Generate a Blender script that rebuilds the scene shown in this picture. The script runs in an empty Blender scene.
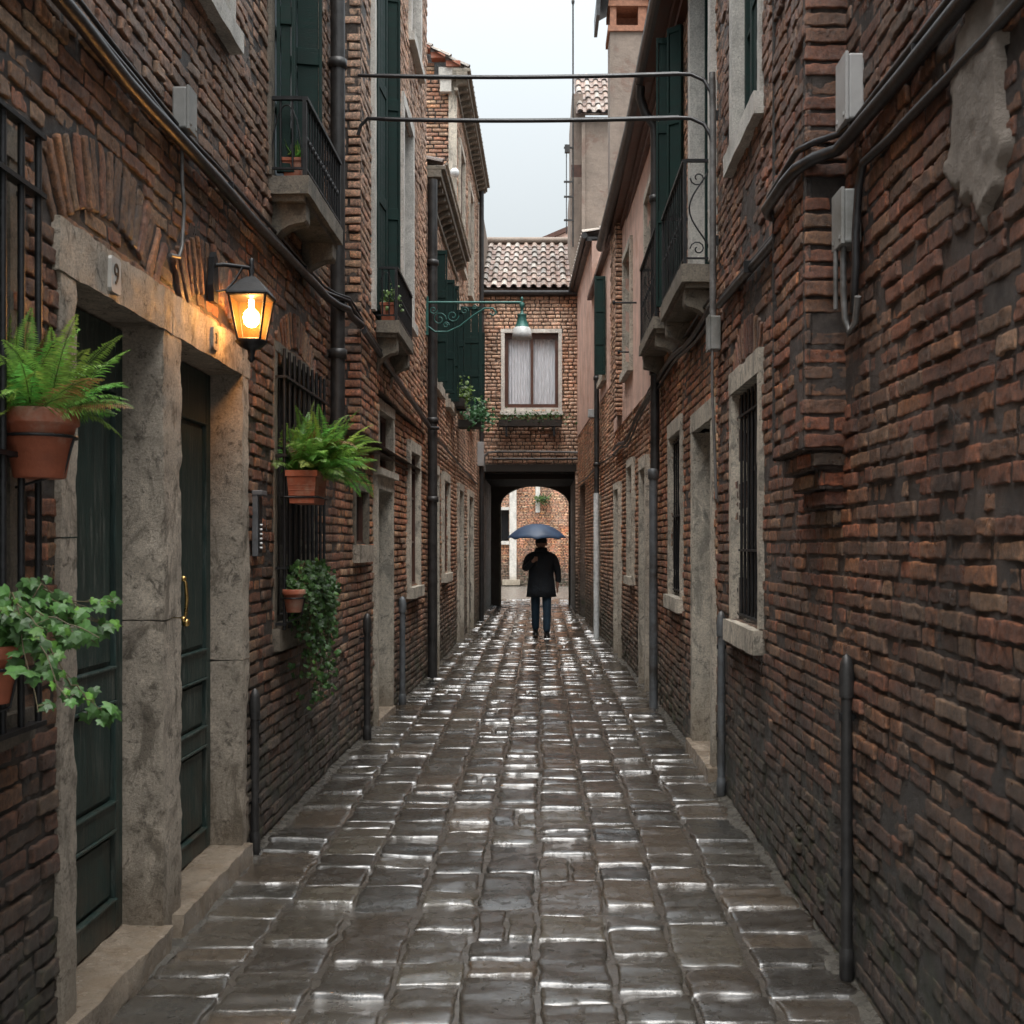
import bpy, math, random
import numpy as np
from mathutils import Vector, Matrix
R = random.Random(11)
NR = np.random.RandomState(5)
scene = bpy.context.scene
COL = scene.collection
F = 1150.0; VX = 540.0; VY = 545.0; CH = 1.6     # focal (px), vanishing point, eye height

# ------------------------------------------------------------------ noise
def _hash(ix, iy, iz, s):
    h = (ix * 374761393 + iy * 668265263 + iz * 2147483647 + s * 974634777) & 0xffffffff
    h = ((h ^ (h >> 13)) * 1274126177) & 0xffffffff
    h = ((h ^ (h >> 16)) * 2246822519) & 0xffffffff
    return ((h ^ (h >> 15)) & 0xffffff) / float(0xffffff) * 2 - 1
def noise(p, seed=0):
    p = np.asarray(p, dtype=np.float64)
    i = np.floor(p).astype(np.int64); f = p - i; f = f * f * (3 - 2 * f)
    x, y, z = i[..., 0], i[..., 1], i[..., 2]; fx, fy, fz = f[..., 0], f[..., 1], f[..., 2]
    r = 0
    for dx in (0, 1):
        for dy in (0, 1):
            for dz in (0, 1):
                w = (fx if dx else 1 - fx) * (fy if dy else 1 - fy) * (fz if dz else 1 - fz)
                r = r + w * _hash(x + dx, y + dy, z + dz, seed)
    return r
def fbm(p, seed=0, o=3):
    r = 0; a = 1
    for k in range(o):
        r = r + a * noise(np.asarray(p) * (2.03 ** k) + 7.1 * k, seed + k); a *= .5
    return r / 1.6

# ------------------------------------------------------------------ frames
class Frame:
    def __init__(s, o, eu, ev, en):
        s.o, s.eu, s.ev, s.en = [np.array(a, dtype=float) for a in (o, eu, ev, en)]
        s.flip = np.dot(np.cross(s.eu, s.ev), s.en) < 0
    def P(s, u, v, n):
        u, v, n = np.asarray(u, float), np.asarray(v, float), np.asarray(n, float)
        return s.o + u[..., None] * s.eu + v[..., None] * s.ev + n[..., None] * s.en
WORLD = Frame((0, 0, 0), (1, 0, 0), (0, 1, 0), (0, 0, 1))
def wall_frame(x0, y0, x1, y1, side):          # u = world Y, v = world Z, n = out of the wall into the street
    k = (x1 - x0) / (y1 - y0)
    return Frame((x0 - k * y0, 0, 0), (k, 1, 0), (0, 0, 1), (1 if side == 'L' else -1, 0, 0))
def face_frame(Y):                              # wall facing the camera: u = X, v = Z, n = towards camera
    return Frame((0, Y, 0), (1, 0, 0), (0, 0, 1), (0, -1, 0))
def shift_frame(fr, u, v, n, th=0, phi=0):      # origin moved, rotated about v by th
    o = fr.P(u, v, n)
    eu = fr.eu * math.cos(th) + fr.en * math.sin(th); en = fr.en * math.cos(th) - fr.eu * math.sin(th)
    return Frame(o, eu, fr.ev, en)

# ------------------------------------------------------------------ meshes
class MB:
    def __init__(s): s.v = []; s.f = []; s.sm = []; s.c = []
    def add(s, vs, fs, smooth=False, flip=False, col=None):
        b = len(s.v); s.v.extend([tuple(float(q) for q in x) for x in vs])
        s.c.extend([col or (1, 1, 1)] * len(vs))
        for f in fs:
            f = [b + i for i in f]
            s.f.append(f[::-1] if flip else f); s.sm.append(smooth)
        return s
    def box(s, u0, u1, v0, v1, n0, n1, fr=WORLD, taper=None):
        q = [(u0, v0, n0), (u1, v0, n0), (u1, v1, n0), (u0, v1, n0), (u0, v0, n1), (u1, v0, n1), (u1, v1, n1), (u0, v1, n1)]
        return s.add([fr.P(*a) for a in q], [(3, 2, 1, 0), (4, 5, 6, 7), (0, 1, 5, 4), (1, 2, 6, 5), (2, 3, 7, 6), (3, 0, 4, 7)], flip=fr.flip)
    def poly(s, pts, n0, n1, fr=WORLD):          # extruded polygon of (u,v)
        k = len(pts); vs = [fr.P(u, v, n0) for u, v in pts] + [fr.P(u, v, n1) for u, v in pts]
        fs = [list(range(k))[::-1], list(range(k, 2 * k))] + [(i, (i + 1) % k, k + (i + 1) % k, k + i) for i in range(k)]
        return s.add(vs, fs, flip=fr.flip)
    def rbox(s, u0, u1, v0, v1, n0, n1, fr=WORLD, cell=.04, amp=.004, seed=0, edge=.0):   # box of small cells, worn surface
        def grid(a0, a1, b0, b1, fn):
            na = max(2, int((a1 - a0) / cell) + 1); nb = max(2, int((b1 - b0) / cell) + 1)
            A, B = np.meshgrid(np.linspace(a0, a1, na), np.linspace(b0, b1, nb), indexing='ij')
            P = fn(A, B).reshape(-1, 3)
            d = np.stack([fbm(P * 9, seed + 3), fbm(P * 9, seed + 13), fbm(P * 9, seed + 23)], -1) * amp \
              + np.stack([noise(P * 45, seed + 4), noise(P * 45, seed + 5), noise(P * 45, seed + 6)], -1) * amp * .35
            if edge:
                ch = np.clip(fbm(P * 6, seed + 40) - .25, 0, 1)
                c = fr.P((u0 + u1) / 2, (v0 + v1) / 2, (n0 + n1) / 2)
                # chips only on the arris between front and side
                e = eid(A, B).reshape(-1)
                d = d + (c - P) / (np.linalg.norm(c - P, axis=1, keepdims=True) + 1e-6) * (ch * e * edge)[:, None]
            P = P + d
            fs = [(i * nb + j, (i + 1) * nb + j, (i + 1) * nb + j + 1, i * nb + j + 1) for i in range(na - 1) for j in range(nb - 1)]
            return P, fs
        for fn, r, fl in (
            (lambda A, B: fr.P(A, B, A * 0 + n1), (u0, u1, v0, v1), False),
            (lambda A, B: fr.P(A, B, A * 0 + n0), (u0, u1, v0, v1), True),
            (lambda A, B: fr.P(A * 0 + u0, A, B), (v0, v1, n0, n1), True),
            (lambda A, B: fr.P(A * 0 + u1, A, B), (v0, v1, n0, n1), False),
            (lambda A, B: fr.P(A, B * 0 + v0, B), (u0, u1, n0, n1), False),
            (lambda A, B: fr.P(A, B * 0 + v1, B), (u0, u1, n0, n1), True)):
            a0, a1, b0, b1 = r
            def eid(A, B, r=r):
                da = np.minimum(A - r[0], r[1] - A); db = np.minimum(B - r[2], r[3] - B)
                return (np.minimum(da, db) < .012).astype(float)
            # side faces with n as second axis wind the other way for u-faces
            P, fs = grid(a0, a1, b0, b1, fn)
            if fn is not None:
                s.add(P, fs, smooth=True, flip=(fl != fr.flip))
        return s
    def tube(s, pts, r, n=8, caps=True, smooth=True, col=None):
        pts = [Vector([float(q) for q in p]) for p in pts]; m = len(pts)
        rr = r if isinstance(r, (list, tuple)) else [r] * m
        t0 = (pts[1] - pts[0]).normalized(); up = Vector((0, 0, 1)) if abs(t0.z) < .9 else Vector((1, 0, 0))
        x = t0.cross(up).normalized(); vs = []
        for i in range(m):
            t = (pts[min(i + 1, m - 1)] - pts[max(i - 1, 0)]).normalized()
            x = (x - t * x.dot(t)).normalized(); y = t.cross(x)
            vs += [pts[i] + (x * math.cos(a) + y * math.sin(a)) * rr[i] for a in [2 * math.pi * k / n for k in range(n)]]
        fs = [(i * n + k, i * n + (k + 1) % n, (i + 1) * n + (k + 1) % n, (i + 1) * n + k) for i in range(m - 1) for k in range(n)]
        s.add(vs, fs, smooth, col=col)
        if caps: s.add(vs[:n], [list(range(n))[::-1]], col=col); s.add(vs[-n:], [list(range(n))], col=col)
        return s
    def lathe(s, prof, c, n=20, smooth=True, ax=None):   # prof [(r,z)] about vertical axis at c
        vs = []
        for r, z in prof: vs += [(c[0] + r * math.cos(2 * math.pi * k / n), c[1] + r * math.sin(2 * math.pi * k / n), c[2] + z) for k in range(n)]
        m = len(prof)
        fs = [(i * n + k, i * n + (k + 1) % n, (i + 1) * n + (k + 1) % n, (i + 1) * n + k) for i in range(m - 1) for k in range(n)]
        s.add(vs, fs, smooth)
        if prof[0][0] > 1e-4: s.add(vs[:n], [list(range(n))[::-1]])
        if prof[-1][0] > 1e-4: s.add(vs[-n:], [list(range(n))])
        return s
    def build(s, name, mat, parent=None, bevel=0, loc=None):
        me = bpy.data.meshes.new(name); o = bpy.data.objects.new(name, me); COL.objects.link(o)
        og = origin_of(parent) if parent else (Vector(loc) if loc else auto_origin(s.v))
        if parent: o.parent = parent
        else: o.location = og
        o['org'] = list(og)
        me.from_pydata([(a - og.x, b - og.y, c - og.z) for a, b, c in s.v], [], s.f)
        me.polygons.foreach_set('use_smooth', s.sm)
        ca = me.color_attributes.new('bc', 'FLOAT_COLOR', 'POINT')
        ca.data.foreach_set('color', [q for c in s.c for q in (c[0], c[1], c[2], 1)])
        me.materials.append(mat); me.update()
        if bevel:
            b = o.modifiers.new('b', 'BEVEL'); b.width = bevel; b.segments = 2; b.limit_method = 'ANGLE'; b.angle_limit = .7
        return o
def auto_origin(v):
    a = np.array(v); return Vector(((a[:, 0].min() + a[:, 0].max()) / 2, (a[:, 1].min() + a[:, 1].max()) / 2, a[:, 2].min()))
def origin_of(o): return Vector(o['org'])

class Big:                                     # numpy mesh for the brickwork and paving
    def __init__(s): s.V = []; s.Fq = []; s.C = []; s.n = 0; s.S = []
    def add(s, V, Q, C, smooth=True):
        s.V.append(V); s.Fq.append(Q + s.n); s.C.append(C); s.S.append(np.full(len(Q), smooth)); s.n += len(V)
    def quad(s, pts, col, smooth=False):
        s.add(np.array(pts, float), np.array([[0, 1, 2, 3]]), np.tile(np.array(col, float), (4, 1)), smooth)
    def build(s, name, mat, parent=None):
        V = np.concatenate(s.V); Q = np.concatenate(s.Fq).astype(np.int32); C = np.concatenate(s.C); S = np.concatenate(s.S)
        me = bpy.data.meshes.new(name); o = bpy.data.objects.new(name, me); COL.objects.link(o)
        og = origin_of(parent) if parent else Vector((0, 0, 0))
        if parent: o.parent = parent
        o['org'] = list(og)
        V = V - np.array(og)
        me.vertices.add(len(V)); me.vertices.foreach_set('co', V.astype(np.float32).ravel())
        me.loops.add(len(Q) * 4); me.loops.foreach_set('vertex_index', Q.ravel())
        me.polygons.add(len(Q)); me.polygons.foreach_set('loop_start', (np.arange(len(Q)) * 4).astype(np.int32))
        me.polygons.foreach_set('use_smooth', S)
        me.update(calc_edges=True)
        ca = me.color_attributes.new('bc', 'FLOAT_COLOR', 'POINT')
        ca.data.foreach_set('color', np.concatenate([C, np.ones((len(C), 1))], 1).astype(np.float32).ravel())
        me.materials.append(mat); me.validate(); return o

def tiles(big, fr, cu, cv, hu, hv, ang, lift, tu, tv, col, nu, nv, edge, depth, amp, fs=18, seed=0, outfn=None, wobble=0, wf=38, joint=None):
    N = len(cu)
    if N == 0: return
    def ax(h, n):
        e = np.minimum(edge, h * .3)
        if n >= 6:
            t = np.linspace(-1, 1, n - 4); e2 = np.minimum(e * 1.9, h * .5)
            return np.concatenate([-h[:, None], -(h - e)[:, None], (h - e2)[:, None] * t[None], (h - e)[:, None], h[:, None]], 1)
        t = np.linspace(-1, 1, n - 2)
        return np.concatenate([-h[:, None], (h - e)[:, None] * t[None], h[:, None]], 1)
    LU, LV = ax(hu, nu), ax(hv, nv)
    LU = np.repeat(LU[:, :, None], nv, 2); LV = np.repeat(LV[:, None, :], nu, 1)
    ru = np.zeros((nu, nv), bool); ru[0] = ru[-1] = True; ru[:, 0] = ru[:, -1] = True
    r1 = np.zeros((nu, nv), bool); r1[1] = r1[-2] = True; r1[:, 1] = r1[:, -2] = True; r1 &= ~ru
    cor = np.zeros((nu, nv), bool)
    for a in (0, 1, -1, -2):
        for b in (0, 1, -1, -2): cor[a, b] = True
    LU = LU - np.sign(LU) * cor * edge * .3; LV = LV - np.sign(LV) * cor * edge * .3
    ca, sa = np.cos(ang)[:, None, None], np.sin(ang)[:, None, None]
    U = cu[:, None, None] + ca * LU - sa * LV; V = cv[:, None, None] + sa * LU + ca * LV
    base = fr.P(U, V, U * 0)
    off = NR.uniform(-40, 40, (N, 1, 1, 3))
    pn = base * fs + off
    wob = wobble or edge * 1.3
    U = U + wob * noise(base * wf + off, seed + 31); V = V + wob * noise(base * wf + off, seed + 32)
    out = lift[:, None, None] + tu[:, None, None] * LU + tv[:, None, None] * LV + amp * fbm(pn, seed)
    if outfn is not None: out = out + outfn(base, LU, LV)
    out = np.where(r1, out - edge * .55, out)
    out = np.where(ru, -depth, out)
    P = fr.P(U, V, out).reshape(-1, 3)
    i, j = np.meshgrid(np.arange(nu - 1), np.arange(nv - 1), indexing='ij')
    q = np.stack([i * nv + j, (i + 1) * nv + j, (i + 1) * nv + j + 1, i * nv + j + 1], -1).reshape(-1, 4)
    if fr.flip: q = q[:, ::-1]
    Q = (q[None] + (np.arange(N) * nu * nv)[:, None, None]).reshape(-1, 4)
    C = np.repeat(col[:, None, None, :], nu, 1).repeat(nv, 2)
    if joint is not None: C = np.where(ru[None, :, :, None], np.array(joint), C)      # mortar tone on brick sides, painted darker to stand in for joint shade
    big.add(P, Q, C.reshape(-1, 3))

PAL = np.array([(.40, .145, .068), (.31, .115, .058), (.27, .155, .082), (.47, .215, .085), (.43, .29, .165), (.28, .22, .145), (.085, .063, .042), (.52, .39, .25)])
def brick_cols(P, warm=1.0, tan=0.0):
    N = len(P); r = NR.rand(N) + .35 * fbm(P * 1.3, 77)
    w = np.clip(r, 0, .999)
    cum = np.array([.24, .44, .62, .74, .84, .92, .955, 1.0])
    idx = np.searchsorted(cum, NR.rand(N) * .75 + .25 * w)
    c = PAL[np.clip(idx, 0, 7)] * NR.uniform(.62, 1.7, (N, 1)) * np.array([1.0, 1.02, 1.04]) ** NR.uniform(-1, 6, (N, 1))
    mean = c.mean(0)[None] * (1.05 + .35 * fbm(P * 2.2, 15)[:, None]); c = c * .66 + mean * .34
    t = np.clip(tan + .3 * fbm(P * .8, 5), 0, .85)[:, None]
    grey = np.array([.62, .48, .375])
    c = c * (1 - t) + grey * NR.uniform(.7, 1.15, (N, 1)) * t
    return c
def visible(P, m=140):
    Y = np.maximum(P[:, 1], .1)
    x = VX + F * P[:, 0] / Y; y = VY - F * (P[:, 2] - CH) / Y
    return (P[:, 1] > 1.5) & (x > -m) & (x < 1024 + m) & (y > -m) & (y < 1024 + m)
MORTAR = (.075, .062, .05)
def brick_wall(fr, u0, u1, v0, v1, holes=(), tan=lambda P: 0 * P[:, 0], arches=(), big=None, bu=None, backdepth=.024, back=True, seed=0, core=None, course=.0645, mort=MORTAR, rough=1.0):
    big = big or Big(); bu = bu or (u0, u1)
    rows = []; k = 0
    skip = []
    for (ac, az, ri, ro, a0, a1) in arches: skip.append((ac, az, ri, ro, a0, a1))
    z = v0
    while z < v1:
        h = course * R.uniform(.95, 1.05); zc = z + h / 2
        if z + h > v1 + .02: break
        iv = [(bu[0], bu[1])]
        for (a, b, c, d) in holes:
            if c < zc < d:
                nx = []
                for p, q in iv:
                    if b <= p or a >= q: nx.append((p, q))
                    else:
                        if a > p: nx.append((p, a))
                        if b < q: nx.append((b, q))
                iv = nx
        for p, q in iv:
            x = p - (R.uniform(0, .2) if q - p > .6 else 0); hd = R.random() < .5
            while x < q - .02:
                L = R.uniform(.20, .25) if not hd else R.uniform(.105, .13)
                hd = (not hd) if R.random() < .7 else hd
                a = max(x, p); b = min(x + L, q)
                if q - b < .05: b = q; L = q - x + .01
                if b - a > .03: g1 = 0 if a == p else R.uniform(.006, .012); rows.append((a + g1, b - (0 if b == q else R.uniform(.005, .010)), z + R.uniform(.004, .008), z + h - R.uniform(.003, .006)))
                x += L
        z += h
    A = np.array(rows)
    if len(A):
        cu, cv = (A[:, 0] + A[:, 1]) / 2, (A[:, 2] + A[:, 3]) / 2; hu, hv = (A[:, 1] - A[:, 0]) / 2, (A[:, 3] - A[:, 2]) / 2
        P = fr.P(cu, cv, cu * 0); keep = visible(P)
        for (ac, az, ri, ro, a0, a1) in skip:
            d = np.hypot(cu - ac, cv - az); an = np.arctan2(cv - az, cu - ac)
            keep &= ~((d > ri - .02) & (d < ro + .02) & (an > a0) & (an < a1))
        cu, cv, hu, hv, P = [q[keep] for q in (cu, cv, hu, hv, P)]
        cols = brick_cols(P, 1, tan(P))
        ang = NR.normal(0, .007, len(cu)); cv = cv + .005 * noise(P * np.array([1, .7, .4]), 9) + .002 * noise(P * 4, 19)
        lift = NR.normal(0, .0042, len(cu)) * rough + .010 * fbm(P * 1.7, 4)
        gone = NR.rand(len(cu)) < .012; lift = np.where(gone, lift - .012, lift)
        for (a, b, nu, nv) in ((0, 5.2, 18, 9), (5.2, 8.5, 12, 8), (8.5, 14, 7, 6), (14, 99, 5, 4)):
            m = (P[:, 1] >= a) & (P[:, 1] < b)
            if m.any():
                n = m.sum()
                tiles(big, fr, cu[m], cv[m], hu[m], hv[m], ang[m], lift[m], NR.normal(0, .022, n), NR.normal(0, .035, n), cols[m],
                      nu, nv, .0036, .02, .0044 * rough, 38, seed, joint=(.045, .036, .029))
        for (ac, az, ri, ro, a0, a1) in arches:      # soldier bricks set round an arc
            n = max(3, int((a1 - a0) * (ri + ro) / 2 / .066)); t = a0 + (np.arange(n) + .5) * (a1 - a0) / n
            rm = (ri + ro) / 2; c_u = ac + rm * np.cos(t); c_v = az + rm * np.sin(t)
            PP = fr.P(c_u, c_v, c_u * 0)
            tiles(big, fr, c_u, c_v, np.full(n, (ro - ri) / 2), np.full(n, (a1 - a0) / n * ri / 2 - .004), t, NR.normal(.004, .004, n),
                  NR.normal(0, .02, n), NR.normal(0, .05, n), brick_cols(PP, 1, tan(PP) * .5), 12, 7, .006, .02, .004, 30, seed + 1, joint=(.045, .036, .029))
    if back:
        us = sorted(set([u0, u1] + [h[i] for h in holes for i in (0, 1) if u0 < h[i] < u1] + list(np.arange(math.ceil(u0), u1, 1.0))))
        vs = sorted(set([v0, v1] + [h[i] for h in holes for i in (2, 3) if v0 < h[i] < v1] + list(np.arange(math.ceil(v0), v1, 1.0))))
        pc = []
        for a, b in zip(us[:-1], us[1:]):
            for c, d in zip(vs[:-1], vs[1:]):
                mu, mv = (a + b) / 2, (c + d) / 2
                if any(h[0] < mu < h[1] and h[2] < mv < h[3] for h in holes): continue
                q = [fr.P(a, c, -backdepth), fr.P(b, c, -backdepth), fr.P(b, d, -backdepth), fr.P(a, d, -backdepth)]
                big.quad(q[::-1] if fr.flip else q, mort)
        if True:      # lumpy bedding mortar between the bricks
            for a, b in zip(us[:-1], us[1:]):
                for c, d in zip(vs[:-1], vs[1:]):
                    mu, mv = (a + b) / 2, (c + d) / 2
                    if any(h[0] < mu < h[1] and h[2] < mv < h[3] for h in holes): continue
                    pm = fr.P(mu, mv, 0)
                    if pm[1] > 9.5 or False or not visible(pm[None], 420)[0]: continue
                    na, nb = max(2, int((b - a) / .018)), max(2, int((d - c) / .018))
                    U, V = np.meshgrid(np.linspace(a, b, na), np.linspace(c, d, nb), indexing='ij'); Bp = fr.P(U, V, U * 0)
                    n_ = -.0075 + .0060 * fbm(Bp * 13, 91) + .010 * np.clip(fbm(Bp * 3.1, 95) - .18, 0, 1)
                    e_ = np.minimum(np.minimum(U - a, b - U), np.minimum(V - c, d - V)) < 1e-6
                    Pp = fr.P(U, V, n_).reshape(-1, 3)
                    i, j = np.meshgrid(np.arange(na - 1), np.arange(nb - 1), indexing='ij')
                    Q = np.stack([i * nb + j, (i + 1) * nb + j, (i + 1) * nb + j + 1, i * nb + j + 1], -1).reshape(-1, 4)
                    if fr.flip: Q = Q[:, ::-1]
                    tone = (.9 + .5 * noise(Pp * 2.3, 44) + 2.2 * np.clip(fbm(Pp * 1.6, 47) - .05, 0, 1))[:, None]
                    big.add(Pp, Q, np.array(mort)[None] * tone * 1.05)
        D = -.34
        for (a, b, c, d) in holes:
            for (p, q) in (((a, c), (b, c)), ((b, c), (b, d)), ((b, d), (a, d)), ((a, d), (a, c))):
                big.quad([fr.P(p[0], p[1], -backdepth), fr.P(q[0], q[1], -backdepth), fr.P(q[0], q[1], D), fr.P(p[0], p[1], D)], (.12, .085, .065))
    if core:                                        # the body of the house behind its face
        mb = MB(); mb.box(u0 + .1, u1 - .01, v0, v1, -core, -.33, fr)
        V = np.array(mb.v); Q = np.array(mb.f); big.add(V, Q, np.tile(np.array((.13, .09, .07)), (len(V), 1)), False)
    return big

# ------------------------------------------------------------------ things
def tag(o, label=None, cat=None, group=None, kind=None):
    if label: o['label'] = label
    if cat: o['category'] = cat
    if group: o['group'] = group
    if kind: o['kind'] = kind
    return o
def thing(name, loc, label, cat, group=None):
    o = bpy.data.objects.new(name, None); COL.objects.link(o); o.location = loc; o['org'] = list(loc); o.empty_display_size = .1
    return tag(o, label, cat, group)
def copy_tree(o, parent=None):
    c = o.copy(); COL.objects.link(c)
    if parent: c.parent = parent; c.matrix_parent_inverse = o.matrix_parent_inverse
    for ch in [q for q in bpy.data.objects if q.parent == o]: copy_tree(ch, c)
    return c

# ------------------------------------------------------------------ materials
class NT:
    def __init__(s, name):
        s.m = bpy.data.materials.new(name); s.m.use_nodes = True; s.t = s.m.node_tree; s.t.nodes.clear()
        s.out = s.n('ShaderNodeOutputMaterial'); s.b = s.n('ShaderNodeBsdfPrincipled'); s.l(s.b.outputs[0], s.out.inputs[0])
        g = s.n('ShaderNodeNewGeometry'); s.pos = g.outputs['Position']
    def n(s, t): return s.t.nodes.new(t)
    def l(s, a, b): s.t.links.new(a, b)
    def set(s, sock, v):
        if hasattr(v, 'is_linked') or isinstance(v, bpy.types.NodeSocket): s.l(v, sock)
        else:
            if isinstance(v, tuple) and len(v) == 3 and sock.type == 'RGBA': v = v + (1,)
            sock.default_value = v
    def noise(s, scale, detail=4, rough=.6, vec=None, stretch=None, dist=0):
        v = vec or s.pos
        if stretch:
            m = s.n('ShaderNodeMapping'); m.inputs['Scale'].default_value = stretch; s.l(v, m.inputs[0]); v = m.outputs[0]
        x = s.n('ShaderNodeTexNoise'); x.inputs['Scale'].default_value = scale; x.inputs['Detail'].default_value = detail
        x.inputs['Roughness'].default_value = rough; x.inputs['Distortion'].default_value = dist; s.l(v, x.inputs['Vector']); return x.outputs[0]
    def ramp(s, v, a, b, c0=0., c1=1.):
        x = s.n('ShaderNodeMapRange'); x.inputs[1].default_value = a; x.inputs[2].default_value = b
        x.inputs[3].default_value = c0; x.inputs[4].default_value = c1; s.l(v, x.inputs[0]); return x.outputs[0]
    def mix(s, f, a, b, mode='MIX'):
        x = s.n('ShaderNodeMix'); x.data_type = 'RGBA'; x.blend_type = mode
        s.set(x.inputs[0], f); s.set(x.inputs[6], a); s.set(x.inputs[7], b); return x.outputs[2]
    def math(s, op, a, b=0.):
        x = s.n('ShaderNodeMath'); x.operation = op; s.set(x.inputs[0], a); s.set(x.inputs[1], b); return x.outputs[0]
    def z(s):
        x = s.n('ShaderNodeSeparateXYZ'); s.l(s.pos, x.inputs[0]); return x.outputs[2]
    def attr(s, name='bc'):
        x = s.n('ShaderNodeAttribute'); x.attribute_name = name; return x.outputs[0]
    def bump(s, h, dist, strength=1., prev=None):
        x = s.n('ShaderNodeBump'); x.inputs['Distance'].default_value = dist; x.inputs['Strength'].default_value = strength
        s.l(h, x.inputs['Height'])
        if prev: s.l(prev, x.inputs['Normal'])
        return x.outputs[0]
    def fin(s, col, rough, normal=None, metal=0., spec=.5, coat=None):
        s.set(s.b.inputs['Base Color'], col); s.set(s.b.inputs['Roughness'], rough); s.b.inputs['Metallic'].default_value = metal
        s.b.inputs['Specular IOR Level'].default_value = spec
        if normal: s.l(normal, s.b.inputs['Normal'])
        if coat is not None: s.set(s.b.inputs['Coat Weight'], coat)
        return s.m
def simple(name, col, rough=.5, metal=0., vary=.25, scale=12, bump=.0, spec=.5, stretch=None, dirt=None, bs=60):
    t = NT(name); nz = t.noise(scale, 5, .65, stretch=stretch)
    c = t.mix(t.ramp(nz, .3, .7), tuple(a * (1 - vary) for a in col), tuple(min(1, a * (1 + vary)) for a in col))
    if dirt: c = t.mix(t.ramp(t.noise(scale * .4, 6, .7), .5, .68), c, dirt)
    nm = t.bump(t.noise(bs, 5, .7, stretch=stretch), bump) if bump else None
    return t.fin(c, t.ramp(nz, .25, .75, max(0, rough - .12), min(1, rough + .12)), nm, metal, spec)

def m_brick(name, wash=(.34, .25, .20), wf=.25, moss=True, top=1.0, wet=.6, tint=(1, 1, 1), soot=.75):
    t = NT(name); c = t.mix(1., t.attr(), tint, 'MULTIPLY')
    g = t.noise(48, 9, .85); c = t.mix(t.ramp(g, .36, .64), t.mix(1., c, (.38, .36, .36), 'MULTIPLY'), t.mix(1., c, (1.75, 1.7, 1.62), 'MULTIPLY'))
    sp = t.noise(140, 3, .7); c = t.mix(t.ramp(sp, .58, .7, 0, .6), c, (.03, .024, .02))
    # lime and old plaster clinging in patches
    w = t.math('MULTIPLY', t.ramp(t.noise(1.9, 7, .72, dist=.4), .47, .62), t.ramp(t.noise(26, 4, .7), .35, .6))
    c = t.mix(t.math('MULTIPLY', w, wf), c, wash)
    # soot and rain stains, long down the wall
    st = t.noise(1.3, 7, .7, stretch=(1.5, 1.5, .45)); c = t.mix(t.ramp(st, .40, .62, 0, soot), c, t.mix(1., c, (.36, .35, .34), 'MULTIPLY'))
    if moss:
        z = t.z(); zz = t.math('ADD', z, t.ramp(t.noise(2.2, 6, .7), .3, .7, -.45, .45))
        c = t.mix(t.ramp(zz, 1.75, .3, 0, .85), c, t.mix(t.ramp(t.noise(9, 5, .7), .4, .62), (.042, .036, .030), (.085, .074, .062)))
        c = t.mix(t.math('MULTIPLY', t.ramp(zz, .75, .1, 0, .8), t.ramp(t.noise(6, 5, .7), .46, .6)), c, (.030, .040, .014))
    gp = t.n('ShaderNodeNewGeometry').outputs['Pointiness']; c = t.mix(t.math('MULTIPLY', t.ramp(gp, .505, .56, 0, 1), t.ramp(t.noise(30, 4, .7), .4, .6)), c, t.mix(1., c, (1.9, 1.85, 1.75), 'MULTIPLY'))
    c = t.mix(t.math('MULTIPLY', t.ramp(t.noise(115, 6, .8), .60, .68, 0, .55), t.ramp(t.noise(3.5, 5, .7), .42, .58)), c, (.42, .35, .27))
    pit = t.ramp(t.noise(75, 4, .7), .60, .72); c = t.mix(t.math('MULTIPLY', pit, .7), c, (.02, .016, .013))
    nm = t.bump(t.noise(60, 9, .85), .026); nm = t.bump(t.noise(230, 5, .8), .007, prev=nm); nm = t.bump(pit, -.006, prev=nm)
    return t.fin(c, t.ramp(t.noise(7, 4, .6), .3, .7, wet - .28, wet + .12), nm, spec=.7)
def m_stone(name, col=(.36, .325, .275), dark=(.10, .088, .072), warmth=0., rough=.55, bs=1.):
    t = NT(name); a = t.noise(3.2, 8, .74, stretch=(1, 1, .6)); c = t.mix(t.ramp(a, .36, .66), col, tuple(q * .55 for q in col)); c = t.mix(t.ramp(t.noise(85, 8, .85), .36, .62, 0, .8), t.mix(1., c, (1.3, 1.28, 1.25), 'MULTIPLY'), t.mix(1., c, (.5, .48, .46), 'MULTIPLY'))
    c = t.mix(t.ramp(t.noise(5.5, 9, .75, dist=.8, stretch=(1, 1, .5)), .52, .60, 0, .75), c, tuple(q * 1.5 for q in dark)); c = t.mix(t.ramp(t.noise(15, 7, .78, dist=.6), .54, .63, 0, .85), c, dark)
    c = t.mix(t.ramp(t.noise(60, 4, .7), .6, .7, 0, .7), c, tuple(q * .4 for q in dark))
    z = t.z(); c = t.mix(t.ramp(t.math('ADD', z, t.ramp(t.noise(4, 5), .3, .7, -.25, .25)), .55, .05, 0, .55), c, (.16, .115, .07))
    nm = t.bump(t.noise(24, 10, .82), .022 * bs); nm = t.bump(t.noise(150, 6, .8), .008, prev=nm)
    return t.fin(c, t.ramp(t.noise(9), .3, .7, rough - .12, rough + .15), nm)
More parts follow.
